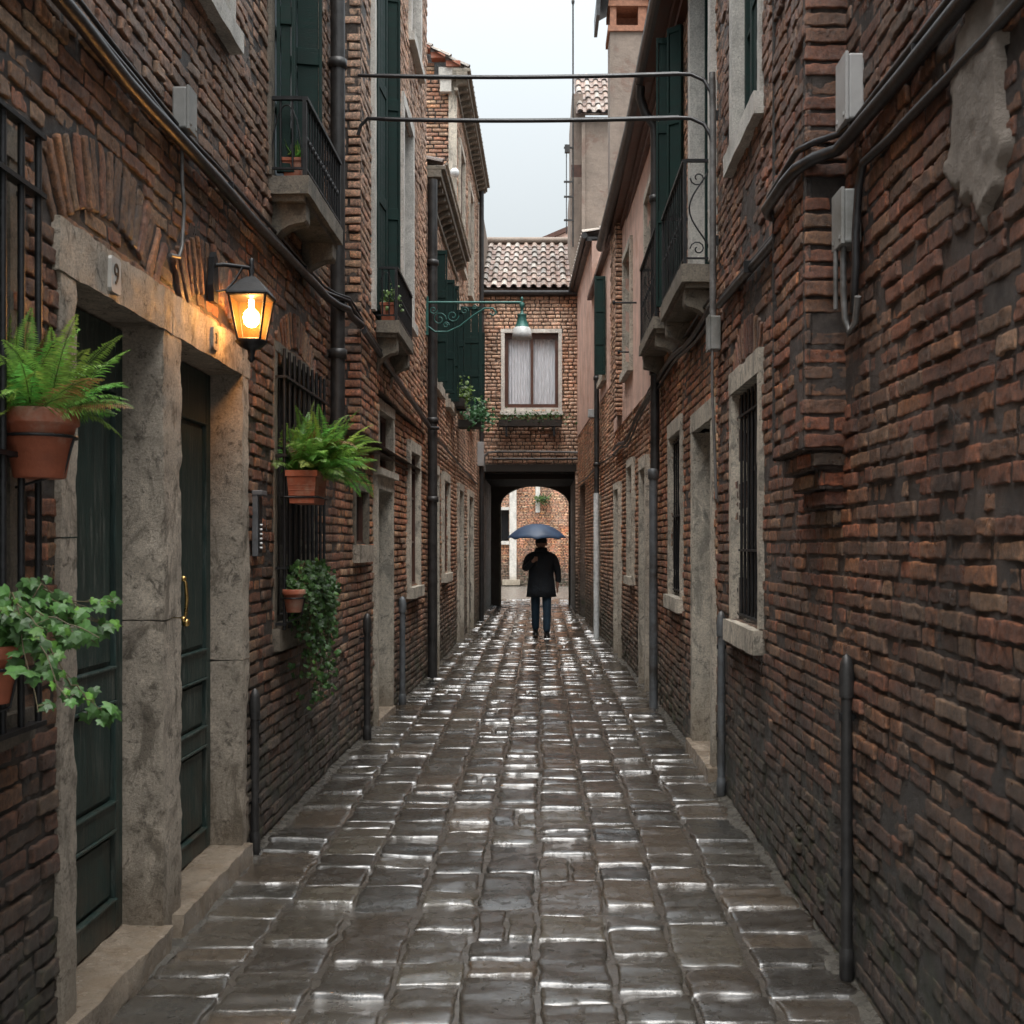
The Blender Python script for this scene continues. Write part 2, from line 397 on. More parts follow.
def m_door(name, col=(.013, .030, .026)):
    t = NT(name); v = t.noise(7, 8, .75, stretch=(6, 6, .5)); c = t.mix(t.ramp(v, .35, .7), tuple(q * .55 for q in col), tuple(q * 1.7 for q in col))
    w = t.math('MULTIPLY', t.ramp(t.noise(9, 9, .82, stretch=(5, 5, .35)), .52, .60), t.ramp(t.noise(2.0, 4), .4, .6))
    c = t.mix(t.math('MULTIPLY', w, .95), c, (.12, .13, .115))
    z = t.z(); c = t.mix(t.math('MULTIPLY', t.ramp(z, .9, .15), t.ramp(t.noise(5, 7, .75), .42, .6)), c, (.042, .036, .026))
    nm = t.bump(t.noise(14, 7, .75, stretch=(7, 7, .6)), .004)
    return t.fin(c, t.ramp(v, .3, .7, .3, .55), nm)
def m_plaster(name, col, patch=(.25, .11, .07), pf=.5):
    t = NT(name); a = t.noise(2.1, 8, .72); c = t.mix(t.ramp(a, .35, .68), col, tuple(q * .62 for q in col))
    c = t.mix(t.math('MULTIPLY', t.ramp(t.noise(1.1, 8, .74, dist=.5), .55, .6), pf), c, patch)
    c = t.mix(t.ramp(t.noise(1.6, 7, .7, stretch=(2, 2, .35)), .5, .72, 0, .6), c, tuple(q * .4 for q in col))
    nm = t.bump(t.noise(8, 9, .75), .02); nm = t.bump(t.noise(70, 5, .7), .003, prev=nm)
    return t.fin(c, .75, nm)
def m_leaf(name, tr=.3, rough=.42):
    t = NT(name); c = t.attr(); c = t.mix(t.ramp(t.noise(60, 3), .3, .7), t.mix(1., c, (.7, .7, .7), 'MULTIPLY'), t.mix(1., c, (1.3, 1.25, 1.2), 'MULTIPLY'))
    t.fin(c, rough); tl = t.n('ShaderNodeBsdfTranslucent'); t.l(c, tl.inputs[0]); mx = t.n('ShaderNodeMixShader'); mx.inputs[0].default_value = tr
    t.l(t.b.outputs[0], mx.inputs[1]); t.l(tl.outputs[0], mx.inputs[2]); t.l(mx.outputs[0], t.out.inputs[0]); return t.m
def m_paving():
    t = NT('wet_paving'); c = t.attr()
    c = t.mix(t.ramp(t.noise(26, 9, .82), .36, .64), t.mix(1., c, (.55, .52, .5), 'MULTIPLY'), t.mix(1., c, (1.35, 1.3, 1.25), 'MULTIPLY'))
    sp = t.ramp(t.noise(90, 4, .75), .6, .68, 0, .5); c = t.mix(sp, c, (.14, .125, .10))
    big = t.noise(1.7, 6, .65); fine = t.noise(11, 7, .75); mid = t.noise(5.5, 5, .7)
    wet = t.math('MULTIPLY', t.ramp(fine, .36, .56), t.ramp(mid, .34, .54)); 
    r = t.mix(wet, (.46, .46, .46), (.09, .09, .09)); r = t.mix(t.ramp(big, .35, .65), r, t.mix(.6, r, (.11, .11, .11)))
    h = t.noise(11, 8, .72, stretch=(.45, 1.6, 1)); nm = t.bump(h, .014, .9)
    nm = t.bump(t.noise(75, 5, .75), .004, .9, prev=nm)
    t.l(t.bump(t.noise(15, 8, .72, stretch=(.7, 1.4, 1)), .0036, 1.), t.b.inputs['Coat Normal']); t.b.inputs['IOR'].default_value = 1.48; t.b.inputs['Coat IOR'].default_value = 2.0; t.b.inputs['Coat Roughness'].default_value = .06; m = t.fin(c, r, nm, spec=.6, coat=t.ramp(wet, 0, .6, .1, 1.)); return m
def m_glass(name='window_glass', col=(.012, .014, .016), rough=.06):
    t = NT(name); nm = t.bump(t.noise(2.5, 2), .01, .6); return t.fin(col, rough, nm, spec=.8)
def m_emit(name, col, st, base=(.8, .5, .2)):
    t = NT(name); t.b.inputs['Base Color'].default_value = (*base, 1); t.b.inputs['Emission Color'].default_value = (*col, 1); t.b.inputs['Emission Strength'].default_value = st; return t.m

M = dict(
    brick=m_brick('old_brick', wf=.35, tint=(.80, .71, .68), soot=.9, wet=.52), brick_r=m_brick('old_brick_red', wf=.3, wet=.5, tint=(.70, .585, .57), soot=.95), brick_m=m_brick('old_brick_mid', wf=.5, tint=(1.08, .96, .92)), brick_far=m_brick('old_brick_far', wf=.75, wash=(.46, .34, .27), tint=(1.12, 1.04, 1.03)),
    stone=m_stone('istrian_stone', (.66, .575, .475), (.10, .082, .06)), stone_l=m_stone('pale_stone', (.78, .71, .60), (.17, .155, .13)), stone_w=m_stone('white_stone', (.86, .84, .79), (.48, .45, .41)),
    stone_d=m_stone('weathered_stone', (.30, .26, .205), (.07, .062, .048)), step=m_stone('step_stone', (.78, .66, .54), (.34, .26, .19), rough=.22),
    door=m_door('green_door_paint'), shutter=simple('shutter_green', (.004, .020, .0165), .7, vary=.35, scale=5, bump=.002, stretch=(1, 1, 6), spec=.25),
    iron=simple('black_iron', (.014, .014, .015), .48, .3, .4, 30, .0015), pipe=simple('dark_downpipe', (.042, .040, .039), .42, .4, .35, 9, .002),
    pipe_g=simple('grey_pipe', (.13, .14, .15), .45, .3, .3, 9, .002, dirt=(.06, .055, .05)), cable=simple('black_cable', (.022, .021, .022), .38, 0, .3, 20, .002),
    cable_g=simple('grey_conduit', (.15, .145, .14), .4, .2, .35, 14, .002, dirt=(.05, .045, .04)), box=simple('grey_plastic_box', (.36, .355, .35), .5, 0, .12, 7, .001, dirt=(.22, .21, .19)),
    box_d=simple('aged_plastic_box', (.22, .22, .21), .55, 0, .2, 7, .001, dirt=(.12, .115, .1)), brass=simple('brass', (.55, .36, .13), .3, 1., .25, 30),
    terra=simple('terracotta', (.30, .085, .042), .65, 0, .22, 14, .002, dirt=(.36, .22, .16)), soil=simple('potting_soil', (.03, .02, .014), .9, 0, .5, 50, .01),
    leaf=m_leaf('fern_leaf', .35), ivy=m_leaf('ivy_leaf', .25, .48), stem=simple('plant_stem', (.09, .07, .035), .6), glass=m_glass(),
    glass_l=m_glass('pale_window_glass', (.22, .25, .28), .12), plaster_pink=m_plaster('pink_plaster', (.78, .52, .42), (.48, .26, .18), .6), plaster_beige=m_plaster('beige_plaster', (.27, .215, .175), (.17, .10, .075), .6),
    plaster_patch=m_plaster('worn_render', (.20, .165, .135), (.12, .07, .05), .8), plaster_dark=m_plaster('old_grey_render', (.15, .13, .11), (.09, .06, .05), .6), timber=simple('dark_timber', (.022, .017, .013), .6, 0, .4, 8, .006, stretch=(4, 4, 1)),
    brown=simple('brown_window_wood', (.085, .035, .022), .45, 0, .3, 10), tile=m_brick('roof_tile', wf=.8, wash=(.42, .39, .35), moss=False, wet=.45, tint=(.92, .95, .98)), green_iron=simple('green_lamp_iron', (.028, .115, .10), .45, .2, .4, 20, .002),
    enamel=simple('white_enamel', (.62, .64, .64), .3), curtain=simple('white_curtain', (.62, .64, .68), .8, 0, .25, 18, .01, stretch=(3, 3, .2)), paving=m_paving(),
    ground=simple('court_ground', (.15, .135, .12), .16, 0, .3, 4, .012), strip=simple('edge_mortar', (.075, .068, .056), .28, 0, .5, 14, .016, spec=.6), zinc=simple('zinc_gutter', (.055, .054, .055), .4, .5, .3, 8, .002),
    coat=simple('black_coat', (.010, .015, .022), .7, 0, .4, 12, .03, bs=7), jeans=simple('dark_jeans', (.012, .034, .058), .8, 0, .3, 30, .003), skin=simple('skin', (.36, .19, .13), .55, 0, .1, 20),
    hair=simple('dark_hair', (.012, .009, .007), .6), crown=simple('chimney_brick', (.30, .14, .085), .8, 0, .35, 14, .01), shoe=simple('black_shoe', (.008, .008, .008), .3), umbrella=simple('umbrella_cloth', (.034, .062, .115), .5, 0, .2, 6, .002),
    plate=simple('enamel_plate', (.42, .40, .37), .4, 0, .12, 20), ink=simple('black_paint', (.015, .015, .015), .5), lamp_glass=None, bulb=m_emit('lamp_bulb', (1, .60, .26), 44))
def lamp_glass():
    t = NT('amber_glass'); t.fin((.9, .48, .16), .35); tl = t.n('ShaderNodeBsdfTranslucent'); tl.inputs[0].default_value = (.80, .40, .14, 1)
    tr = t.n('ShaderNodeBsdfTransparent'); tr.inputs[0].default_value = (1, .74, .44, 1)
    m1 = t.n('ShaderNodeMixShader'); m1.inputs[0].default_value = .97; t.l(tl.outputs[0], m1.inputs[1]); t.l(tr.outputs[0], m1.inputs[2])
    m2 = t.n('ShaderNodeMixShader'); m2.inputs[0].default_value = .96; t.l(t.b.outputs[0], m2.inputs[1]); t.l(m1.outputs[0], m2.inputs[2]); t.l(m2.outputs[0], t.out.inputs[0]); return t.m
M['lamp_glass'] = lamp_glass()
# ------------------------------------------------------------------ building parts
def surround(house, fr, u0, u1, v0, v1, w=.1, lintel=.14, out=.012, depth=.2, mat='stone', near=True, sill=None, name='window', amp=.004, sillm=None, joints=False, wfar=None):
    """stone surround as one mesh; u0..u1, v0..v1 is the OUTER outline"""
    if not near: out += .018
    mb = MB(); cell = .035 if near else .12; wf = wfar or w; e = .02 if near else 0
    bx = lambda *a: mb.rbox(*a, fr, cell, amp, 3, e)
    bx(u0, u0 + w, v0, v1 - lintel, -depth, out)
    bx(u1 - wf, u1, v0, v1 - lintel, -depth, out)
    bx(u0, u1, v1 - lintel + .001, v1, -depth, out + .003)
    o = mb.build(name, M[mat], house)
    if sill:
        sb = MB(); sb.rbox(u0 - .02, u1 + .02, v0 - sill, v0 - .001, -depth, out + .035, fr, cell, amp * 1.4, 7, e * 1.5); sb.build('sill', M[sillm or mat], o)
    return o
def glazing(par, fr, u0, u1, v0, v1, n=-.14, fw=.045, cols=2, rows=3, mat='brown', glass='glass'):
    g = MB(); g.box(u0, u1, v0, v1, n - .012, n - .004, fr); g.build('pane', M[glass], par)
    f = MB()
    f.box(u0, u0 + fw, v0, v1, n - .02, n + .025, fr); f.box(u1 - fw, u1, v0, v1, n - .02, n + .025, fr)
    f.box(u0 + fw, u1 - fw, v0, v0 + fw, n - .02, n + .024, fr); f.box(u0 + fw, u1 - fw, v1 - fw, v1, n - .02, n + .024, fr)
    for k in range(1, cols):
        c = u0 + (u1 - u0) * k / cols; f.box(c - fw * .5, c + fw * .5, v0 + fw, v1 - fw, n - .02, n + .022, fr)
    for k in range(1, rows):
        c = v0 + (v1 - v0) * k / rows; f.box(u0 + fw, u1 - fw, c - .012, c + .012, n - .02, n + .018, fr)
    f.build('sash', M[mat], par)
def grille(par, fr, u0, u1, v0, v1, nb, n=.06, hz=(0, .5, 1), r=.009, mat='iron', ret=True, name='grille'):
    g = MB()
    for k in range(nb):
        u = u0 + (u1 - u0) * k / (nb - 1); g.tube([fr.P(u, v0, n), fr.P(u, v1, n)], r, 6)
    for t in hz:
        v = v0 + (v1 - v0) * t; g.box(u0 - .02, u1 + .02, v - .007, v + .007, n - .018, n + .016, fr)
        if ret:
            for u in (u0, u1): g.box(u - .01, u + .01, v - .007, v + .007, -.03, n - .018, fr)
    return g.build(name, M[mat], par)
def shutter_leaf(par, fr, w, v0, v1, mat='shutter', name='shutter', slats=False):
    """leaf in its own frame: u 0..w, n = face"""
    f = MB(); b = .055 if w > .3 else .02
    f.box(0, b, v0, v1, -.02, .02, fr); f.box(w - b, w, v0, v1, -.02, .02, fr)
    H = v1 - v0; nb = 3
    for k in range(nb + 1):
        c = v0 + H * k / nb; f.box(b, w - b, max(v0, c - .05), min(v1, c + .05), -.0195, .0195, fr)
    n = int(H / .05)
    if not slats:
        m = max(1, int((w - 2 * b) / .09))
        for k in range(m): q0 = b + (w - 2 * b) * k / m; f.box(q0 + .003, q0 + (w - 2 * b) / m - .003, v0 + .02, v1 - .02, -.012, .010, fr)
        n = 0
    for k in range(n):
        z = v0 + .02 + k * .05
        q = [(b, z, -.015), (w - b, z, -.015), (w - b, z + .045, .013), (b, z + .045, .013)]
        q2 = [(a, z_ + .008, n_) for a, z_, n_ in q]
        f.add([fr.P(*a) for a in q + q2], [(0, 1, 2, 3), (7, 6, 5, 4), (0, 4, 5, 1), (2, 6, 7, 3)], flip=fr.flip)
    return f.build(name, M[mat], par, .003)
def panel_door(house, fr, u0, u1, v0, v1, n, panels, mat='door', leaves=1):
    d = MB(); d.box(u0, u1, v0, v1, n - .05, n - .0001, fr)
    W = (u1 - u0) / leaves
    for L in range(leaves):
        a = u0 + L * W + .004; b = a + W - .008; s = .075
        d.box(a, a + s, v0 + .005, v1, n, n + .024, fr); d.box(b - s, b, v0 + .005, v1, n, n + .024, fr)
        for i, (p, q) in enumerate(panels):
            top = panels[i + 1][0] if i + 1 < len(panels) else v1
            d.box(a + s, b - s, q, top, n, n + .023, fr)
            if i == 0: d.box(a + s, b - s, v0 + .005, p, n, n + .023, fr)
            c = .03; d.poly([(a + s + c, p + c), (b - s - c, p + c), (b - s - c, q - c), (a + s + c, q - c)], n, n + .014, fr)
            for (e0, e1, f0, f1) in ((a + s, b - s, p, p + .012), (a + s, b - s, q - .012, q)): d.box(e0, e1, f0, f1, n + .0005, n + .034, fr)
    return d.build('door', M[mat], house, .004)
def balcony(house, fr, u0, u1, z, proj, rail, nb, mat='stone_d', scroll=False, th=.09, corb=.24):
    s = MB(); s.rbox(u0, u1, z - th, z, -.05, proj, fr, .05, .005, 2, .02); s.box(u0 + .03, u1 - .03, z - th - .035, z - th + .002, -.05, proj - .03, fr)
    sl = s.build('balcony', M[mat], house)
    for uc in (u0 + .08, u1 - .2):
        c = MB(); k = Frame(fr.P(uc, 0, 0), fr.en, fr.ev, fr.eu)
        z0 = z - th - .035; pr = proj * .86
        pts = [(0, z0), (pr, z0), (pr, z0 - corb * .33)] + [(pr * (1 - .06 - .94 * math.sin(t)), z0 - corb * .4 - corb * .6 * (1 - math.cos(t))) for t in np.linspace(0, math.pi / 2, 7)]
        c.poly(pts, 0, .12, k); c.build('corbel', M[mat], sl, .006)
    r = MB(); n0 = proj - .025; rr = .005 if scroll else .0065
    r.box(u0 + .01, u1 - .01, z + rail - .012, z + rail + .008, n0 - .018, n0 + .018, fr)
    r.box(u0 + .01, u1 - .01, z + .035, z + .047, n0 - .01, n0 + .01, fr)
    for u in (u0 + .015, u1 - .015):
        r.box(u - .012, u + .012, z + rail - .0118, z + rail + .0078, 0, n0 - .018, fr); r.box(u - .008, u + .008, z + .0355, z + .0465, 0, n0 - .01, fr)
        r.box(u - .011, u + .011, z, z + rail - .012, n0 - .011, n0 + .011, fr)
    for k in range(1, nb):
        u = u0 + (u1 - u0) * k / nb
        r.tube([fr.P(u, z + .047, n0), fr.P(u, z + rail - .012, n0)], rr, 5)
        r.tube([fr.P(u, z + rail * .5 - .02, n0), fr.P(u, z + rail * .5, n0), fr.P(u, z + rail * .5 + .02, n0)], [rr, rr * 2.2, rr], 5)
        if scroll:
            for s_ in ((-1, 1) if k % 3 == 0 else ()): r.tube([fr.P(u + s_ * .02 * math.sin(t), z + .1 + .10 * t, n0) for t in np.linspace(0, math.pi * 1.6, 9)], .004, 4)
    for u in (u0 + .015, u1 - .015):
        if scroll:
            c0, h0 = n0 * .5, rail * .5
            r.tube([fr.P(u, z + .05 + (rail - .08) * t, n0 * (.1 + .75 * (0.5 - .5 * math.cos(2 * math.pi * t * .95)) )) for t in np.linspace(0, 1, 16)], .006, 5)
            for (cn, cz, sg) in ((n0 * .55, rail * .15, 1), (n0 * .55, rail * .83, -1)):
                r.tube([fr.P(u, z + cz + sg * (.055 - .0035 * k) * math.sin(k * .6), cn + (.055 - .0035 * k) * math.cos(k * .6)) for k in range(13)], .005, 5)
        else:
            for t in (.33, .66): r.tube([fr.P(u, z + .047, n0 * t), fr.P(u, z + rail - .012, n0 * t)], rr, 5)
            r.tube([fr.P(u, z + .05 + rail * .8 * math.sin(a), n0 * (.5 - .42 * math.cos(a))) for a in np.linspace(0, math.pi, 12)], .004, 5)
    r.build('railing', M['iron'], sl)
    return sl
def downpipe(house, pts, r, mat='pipe', collars=(), name='downpipe'):
    p = MB(); p.tube(pts, r, 12)
    for c in collars:
        q = min(pts, key=lambda a: abs(a[2] - c)); p.lathe([(r * 1.02, -.035), (r * 1.28, -.03), (r * 1.28, .03), (r * 1.02, .035)], (q[0], q[1], c), 12)
    return p.build(name, M[mat], house)
def standpipe(x, y, h, r, label, mat='pipe_g', cap=True):
    t = thing('standpipe', (x, y, 0), label, 'pipe', 'capped standpipes along the walls')
    a = MB(); a.tube([(x, y, -.02), (x, y, h)], r, 12); a.lathe([(r, 0), (r * 1.25, .01), (r * 1.25, .10), (r, .12)], (x, y, 0), 12)
    a.build('pipe', M[mat], t)
    c = MB(); c.lathe([(r * 1.25, -.1), (r * 1.3, -.02), (r * 1.1, .02), (r * .7, .05), (.001, .06)], (x, y, h), 12); c.build('cap', M[mat], t)
    s = -1 if x < 0 else 1
    for z in (h * .35, h * .85): b = MB(); b.box(x - r * 1.15, x + r * 1.15, y - .012, y + .012, z - .014, z + .014); b.box(min(x, x + s * .1), max(x, x + s * .1), y - .008, y + .008, z - .008, z + .008); b.build('clamp', M['iron'], t)
    return t
def util_box(name, loc, dx, dy, dz, label, mat='box', fr=None, group=None):
    t = thing(name, loc, label, 'utility box', group)
    x, y, z = loc; b = MB(); b.box(x - dx / 2, x + dx / 2, y - dy / 2, y + dy / 2, z, z + dz); b.build('case', M[mat], t, .008)
    l = MB(); s = 1 if x < 0 else -1; a = x + s * dx / 2
    l.box(min(a, a + s * .012), max(a, a + s * .012), y - dy / 2 - .004, y + dy / 2 + .004, z - .004, z + dz + .004)
    for q in (-1, 1): l.box(min(a + s * .012, a + s * .016), max(a + s * .012, a + s * .016), y + q * dy * .35 - .008, y + q * dy * .35 + .008, z + .015, z + .03)
    l.build('lid', M[mat], t, .004); return t
def text_mesh(par, txt, size, fr, u, v, n, mat='ink', name='numeral'):
    cu = bpy.data.curves.new('t', 'FONT'); cu.body = txt; cu.size = size; cu.align_x = 'CENTER'; cu.align_y = 'CENTER'; cu.extrude = .0012
    o = bpy.data.objects.new('t', cu); COL.objects.link(o); dg = bpy.context.evaluated_depsgraph_get(); me = bpy.data.meshes.new_from_object(o.evaluated_get(dg))
    bpy.data.objects.remove(o); mb = MB(); sgn = -1 if fr.flip else 1
    mb.add([fr.P(u + sgn * a.co.x, v + a.co.y, n + a.co.z) for a in me.vertices], [list(p.vertices) for p in me.polygons])
    return mb.build(name, M[mat], par)
def sag(a, b, s, n=14):
    a, b = Vector(a), Vector(b); return [a.lerp(b, t) - Vector((0, 0, s * 4 * t * (1 - t))) for t in [i / n for i in range(n + 1)]]

# ------------------------------------------------------------------ plants
def fern_mesh(c, n, length, seed, bias=(0, 0), up=.8, droop=1.0, spread=.06, avoid=None):
    rr = random.Random(seed); mb = MB()
    for k in range(n):
        az = rr.uniform(0, 2 * math.pi); dx, dy = math.cos(az) + bias[0], math.sin(az) + bias[1]
        L = length * rr.uniform(.6, 1.1); el = rr.uniform(.35, 1.35) * up; q = math.hypot(dx, dy); dx /= q; dy /= q
        p = Vector((c[0] + rr.uniform(-spread, spread), c[1] + rr.uniform(-spread, spread) * 1.3, c[2])); d = Vector((dx * math.cos(el), dy * math.cos(el), math.sin(el)))
        m = 26; st = L / m; pts = []
        g = rr.uniform(.6, 1.5) * droop
        for i in range(m):
            pts.append(p.copy()); d = (d + Vector((0, 0, -1)) * g * .055 * (i / m + .25)).normalized(); p = p + d * st
            if avoid is not None and p.x < avoid: p.x = avoid + .004; d.x = abs(d.x) * .3
        tone = rr.uniform(.6, 1.35); brn = rr.random() < .07
        base = (.16 * tone, .12 * tone, .04 * tone) if brn else (.13 * tone * rr.uniform(.7, 1.5), .36 * tone, .07 * tone)
        mb.tube(pts, [.0022 * (1 - .7 * i / m) for i in range(m)], 4, col=(.10, .16, .04))
        side = (pts[1] - pts[0]).cross(Vector((0, 0, 1))).normalized() if abs(d.z) < .99 else Vector((1, 0, 0))
        roll = rr.uniform(-.5, .5)
        for i in range(2, m - 1):
            t = (pts[i + 1] - pts[i]).normalized(); nn = t.cross(side).normalized(); sd = nn.cross(t).normalized() * -1
            sd = (sd * math.cos(roll) + nn * math.sin(roll)).normalized()
            w = length * .17 * math.sin(math.pi * min(1, (i / m) ** .75 * .93 + .09)) * rr.uniform(.85, 1.1)
            for s in (-1, 1):
                for h in (0, .5):
                    o = pts[i] + t * st * h; dr = (sd * s + t * .38 + nn * rr.uniform(-.22, .22) + Vector((0, 0, -.12))).normalized(); hw = st * .23
                    a = o; b = o + dr * w * .45 + t * hw; e = o + dr * w * (1 if h == 0 else .96) + Vector((0, 0, -w * .18)); f = o + dr * w * .45 - t * hw
                    v = rr.uniform(.8, 1.25); tc = 1 + .5 * (i / m)
                    mb.add([a, b, e, f], [(0, 1, 2, 3)], col=(base[0] * v * tc, base[1] * v, base[2] * v))
    return mb
LOBE = [(0, 0), (.28, -.12), (.55, .02), (.42, .28), (.62, .55), (.30, .58), (0, 1.0), (-.30, .58), (-.62, .55), (-.42, .28), (-.55, .02), (-.28, -.12)]
def ivy_leaf(mb, p, d, nrm, s, col):
    d = d.normalized(); nrm = (nrm - d * nrm.dot(d)).normalized(); x = d.cross(nrm)
    vs = [p + x * (a * s) + d * (b * s) + nrm * (s * (-.22 * abs(a) - .12 * b * b)) for a, b in LOBE] + [p + d * s * .45 + nrm * s * .04]
    mb.add(vs, [(12, i, (i + 1) % 12) for i in range(12)], smooth=False, col=col)
def ivy(par, stems, leafsize, seed, dens=.022, light=1.0, fluff=.05):
    rr = random.Random(seed); st = MB(); lf = MB()
    for pts in stems:
        pts = [Vector(p) for p in pts]; sm = []
        for i in range(len(pts) - 1):
            for k in range(6): t = k / 6; sm.append(pts[i].lerp(pts[i + 1], t) + Vector((rr.uniform(-1, 1), rr.uniform(-1, 1), rr.uniform(-1, 1))) * .006)
        sm.append(pts[-1]); st.tube(sm, [.0028 * (1 - .6 * i / len(sm)) for i in range(len(sm))], 5)
        L = sum((sm[i + 1] - sm[i]).length for i in range(len(sm) - 1)); n = int(L / dens)
        for k in range(n):
            i = min(len(sm) - 2, int(k / n * (len(sm) - 1))); p = sm[i].lerp(sm[i + 1], rr.random())
            o = Vector((rr.uniform(-1, 1), rr.uniform(-1, 1), rr.uniform(-.8, .8))) * fluff; p2 = p + o
            d = Vector((rr.uniform(-.6, .8), rr.uniform(-1, .4), rr.uniform(-1.2, -.1))); nr = Vector((rr.uniform(.1, .9), rr.uniform(-1, -.1), rr.uniform(.1, 1)))
            young = rr.random() < .22; tn = rr.uniform(.5, 1.4) * light
            col = (.075 * tn, .17 * tn, .03 * tn) if young else (.040 * tn, .100 * tn, .024 * tn)
            ivy_leaf(lf, p2, d, nr, leafsize * rr.uniform(.55, 1.15) * (.7 if young else 1), col)
            if rr.random() < .5: st.tube([p, p2], .001, 3)
    st.build('stem', M['stem'], par); return lf.build('foliage', M['ivy'], par)
def bush(par, c, rx, ry, rz, n, size, seed, base=(.05, .14, .03)):
    rr = random.Random(seed); mb = MB()
    for k in range(n):
        a = Vector((rr.gauss(0, .5), rr.gauss(0, .5), rr.gauss(0, .5)))
        p = Vector((c[0] + a.x * rx, c[1] + a.y * ry, c[2] + a.z * rz)); tn = rr.uniform(.5, 1.7)
        ivy_leaf(mb, p, Vector((rr.uniform(-1, 1), rr.uniform(-1, 1), rr.uniform(-1, .5))), Vector((rr.uniform(-1, 1), rr.uniform(-1, 0), rr.uniform(0, 1))), size * rr.uniform(.6, 1.2), tuple(q * tn for q in base))
    return mb.build('foliage', M['leaf'], par)
def round_pot(par, c, r, h):
    p = MB(); p.lathe([(r * .62, 0), (r * .66, .004), (r * .9, h * .76), (r * .99, h * .78), (r, h * .80), (r, h - .004), (r * .97, h), (r * .86, h), (r * .84, h * .8), (.001, h * .8)], c, 32)
    p.build('pot', M['terra'], par); s = MB(); s.lathe([(r * .845, h * .8), (r * .5, h * .88), (.001, h * .9)], c, 20); s.build('soil', M['soil'], par)
def trough(par, c, wx, wy, h, ribs=True, mat='terra'):
    x, y, z = c; p = MB(); k = .80
    def ring(f, zz): return [(x + sx * wx / 2 * f, y + sy * wy / 2 * (1 - (1 - f) * wx / wy), zz) for sx, sy in ((-1, -1), (1, -1), (1, 1), (-1, 1))]
    rs = [ring(k, z), ring(.96, z + h * .82), ring(1.06, z + h * .82), ring(1.06, z + h), ring(.94, z + h), ring(.92, z + h * .85)]
    vs = [q for r in rs for q in r]; fs = [(i * 4 + j, i * 4 + (j + 1) % 4, (i + 1) * 4 + (j + 1) % 4, (i + 1) * 4 + j) for i in range(5) for j in range(4)] + [(3, 2, 1, 0), (20, 21, 22, 23)]
    p.add(vs, fs)
    if ribs:
        for t in (.25, .4, .55): f = k + (.96 - k) * t / .82; p.tube([Vector(q) for q in ring(f + .004, z + h * t)] + [Vector(ring(f + .004, z + h * t)[0])], .0025, 5)
    p.build('pot', M[mat], par, .003)
    s = MB(); s.box(x - wx * .455, x + wx * .455, y - wy * .46, y + wy * .46, z + h * .8, z + h * .93); s.build('soil', M['soil'], par)
# ================================================================== SETTING
def struct(o): o['kind'] = 'structure'; return o
FG = Frame((0, 0, 0), (1, 0, 0), (0, 1, 0), (0, 0, 1))
g = MB(); g.box(-60, 60, -20, 120, -.5, -.045); struct(g.build('ground', M['ground']))
# edge mortar strips running along the foot of both walls
def edge_x(Y, side):
    if side < 0: return float(np.interp(Y, [0, 8.6, 13.8, 31], [-1.5, -1.5, -1.365, -1.30]))
    return float(np.interp(Y, [0, 7.8, 12.7, 17.5, 27, 31], [1.11, 1.19, 1.205, 1.13, .87, .85]))
big = Big()
for sd in (-1, 1):
    ys = np.concatenate([np.arange(1.5, 14, .03), np.arange(14, 31, .12)]); ns = 9
    t = np.linspace(0, 1, ns); Yg = np.repeat(ys[:, None], ns, 1); ex = np.array([edge_x(y, sd) for y in ys])
    w = .10 + .03 * noise(np.stack([ys * 1.5, ys * 0 + sd, ys * 0], -1)); Xg = ex[:, None] - sd * (w[:, None] * t[None] - .03)
    P = np.stack([Xg, Yg, Xg * 0], -1); P[..., 2] = -.003 + .010 * fbm(P * 7, 3) + .004 * noise(P * 40, 8) + .014 * (1 - t)[None] - .012 * (t > .95)[None]
    P = P.reshape(-1, 3); i, j = np.meshgrid(np.arange(len(ys) - 1), np.arange(ns - 1), indexing='ij')
    Q = np.stack([i * ns + j, i * ns + j + 1, (i + 1) * ns + j + 1, (i + 1) * ns + j], -1).reshape(-1, 4)
    if sd > 0: Q = Q[:, ::-1]
    big.add(P, Q, np.ones((len(P), 3)) * .2)
struct(big.build('edge_strip', M['strip']))
big = Big(); cu = []; cv = []; hu = []; hv = []
xs = [-1.47, -1.14, -.83, -.54, -.27, -.005, .27, .54, .82, 1.15]
def cx(k, Y): return xs[k] + .018 * float(noise(np.array([Y * .6, k * 3.3, 0]), 6)) + .010 * float(noise(np.array([Y * 2.2, k * 3.3, 5]), 6))
for k in range(9):
    y = 1.6 + R.uniform(0, .3)
    while y < 34:
        L = R.uniform(.15, .40) if R.random() < .78 else R.uniform(.4, .60)
        ym = y + L / 2; a, b = cx(k, ym), cx(k + 1, ym)
        if k in (0, 8) or R.random() > .07 or y < 3: cu.append((a + b) / 2 + R.uniform(-.006, .006)); cv.append(ym); hu.append((b - a) / 2 - .004); hv.append(L / 2 - .0045)
        else:
            m = a + (b - a) * R.uniform(.4, .6)
            for p, q in ((a, m), (m, b)): cu.append((p + q) / 2); cv.append(ym); hu.append((q - p) / 2 - .0035); hv.append(L / 2 - .004)
        y += L
cu, cv, hu, hv = map(np.array, (cu, cv, hu, hv)); N = len(cu)
pc = np.array([(.075, .062, .043), (.062, .052, .038), (.090, .078, .056), (.048, .045, .037), (.088, .066, .043)])
col = pc[NR.randint(0, 5, N)] * NR.uniform(.30, .8, (N, 1))
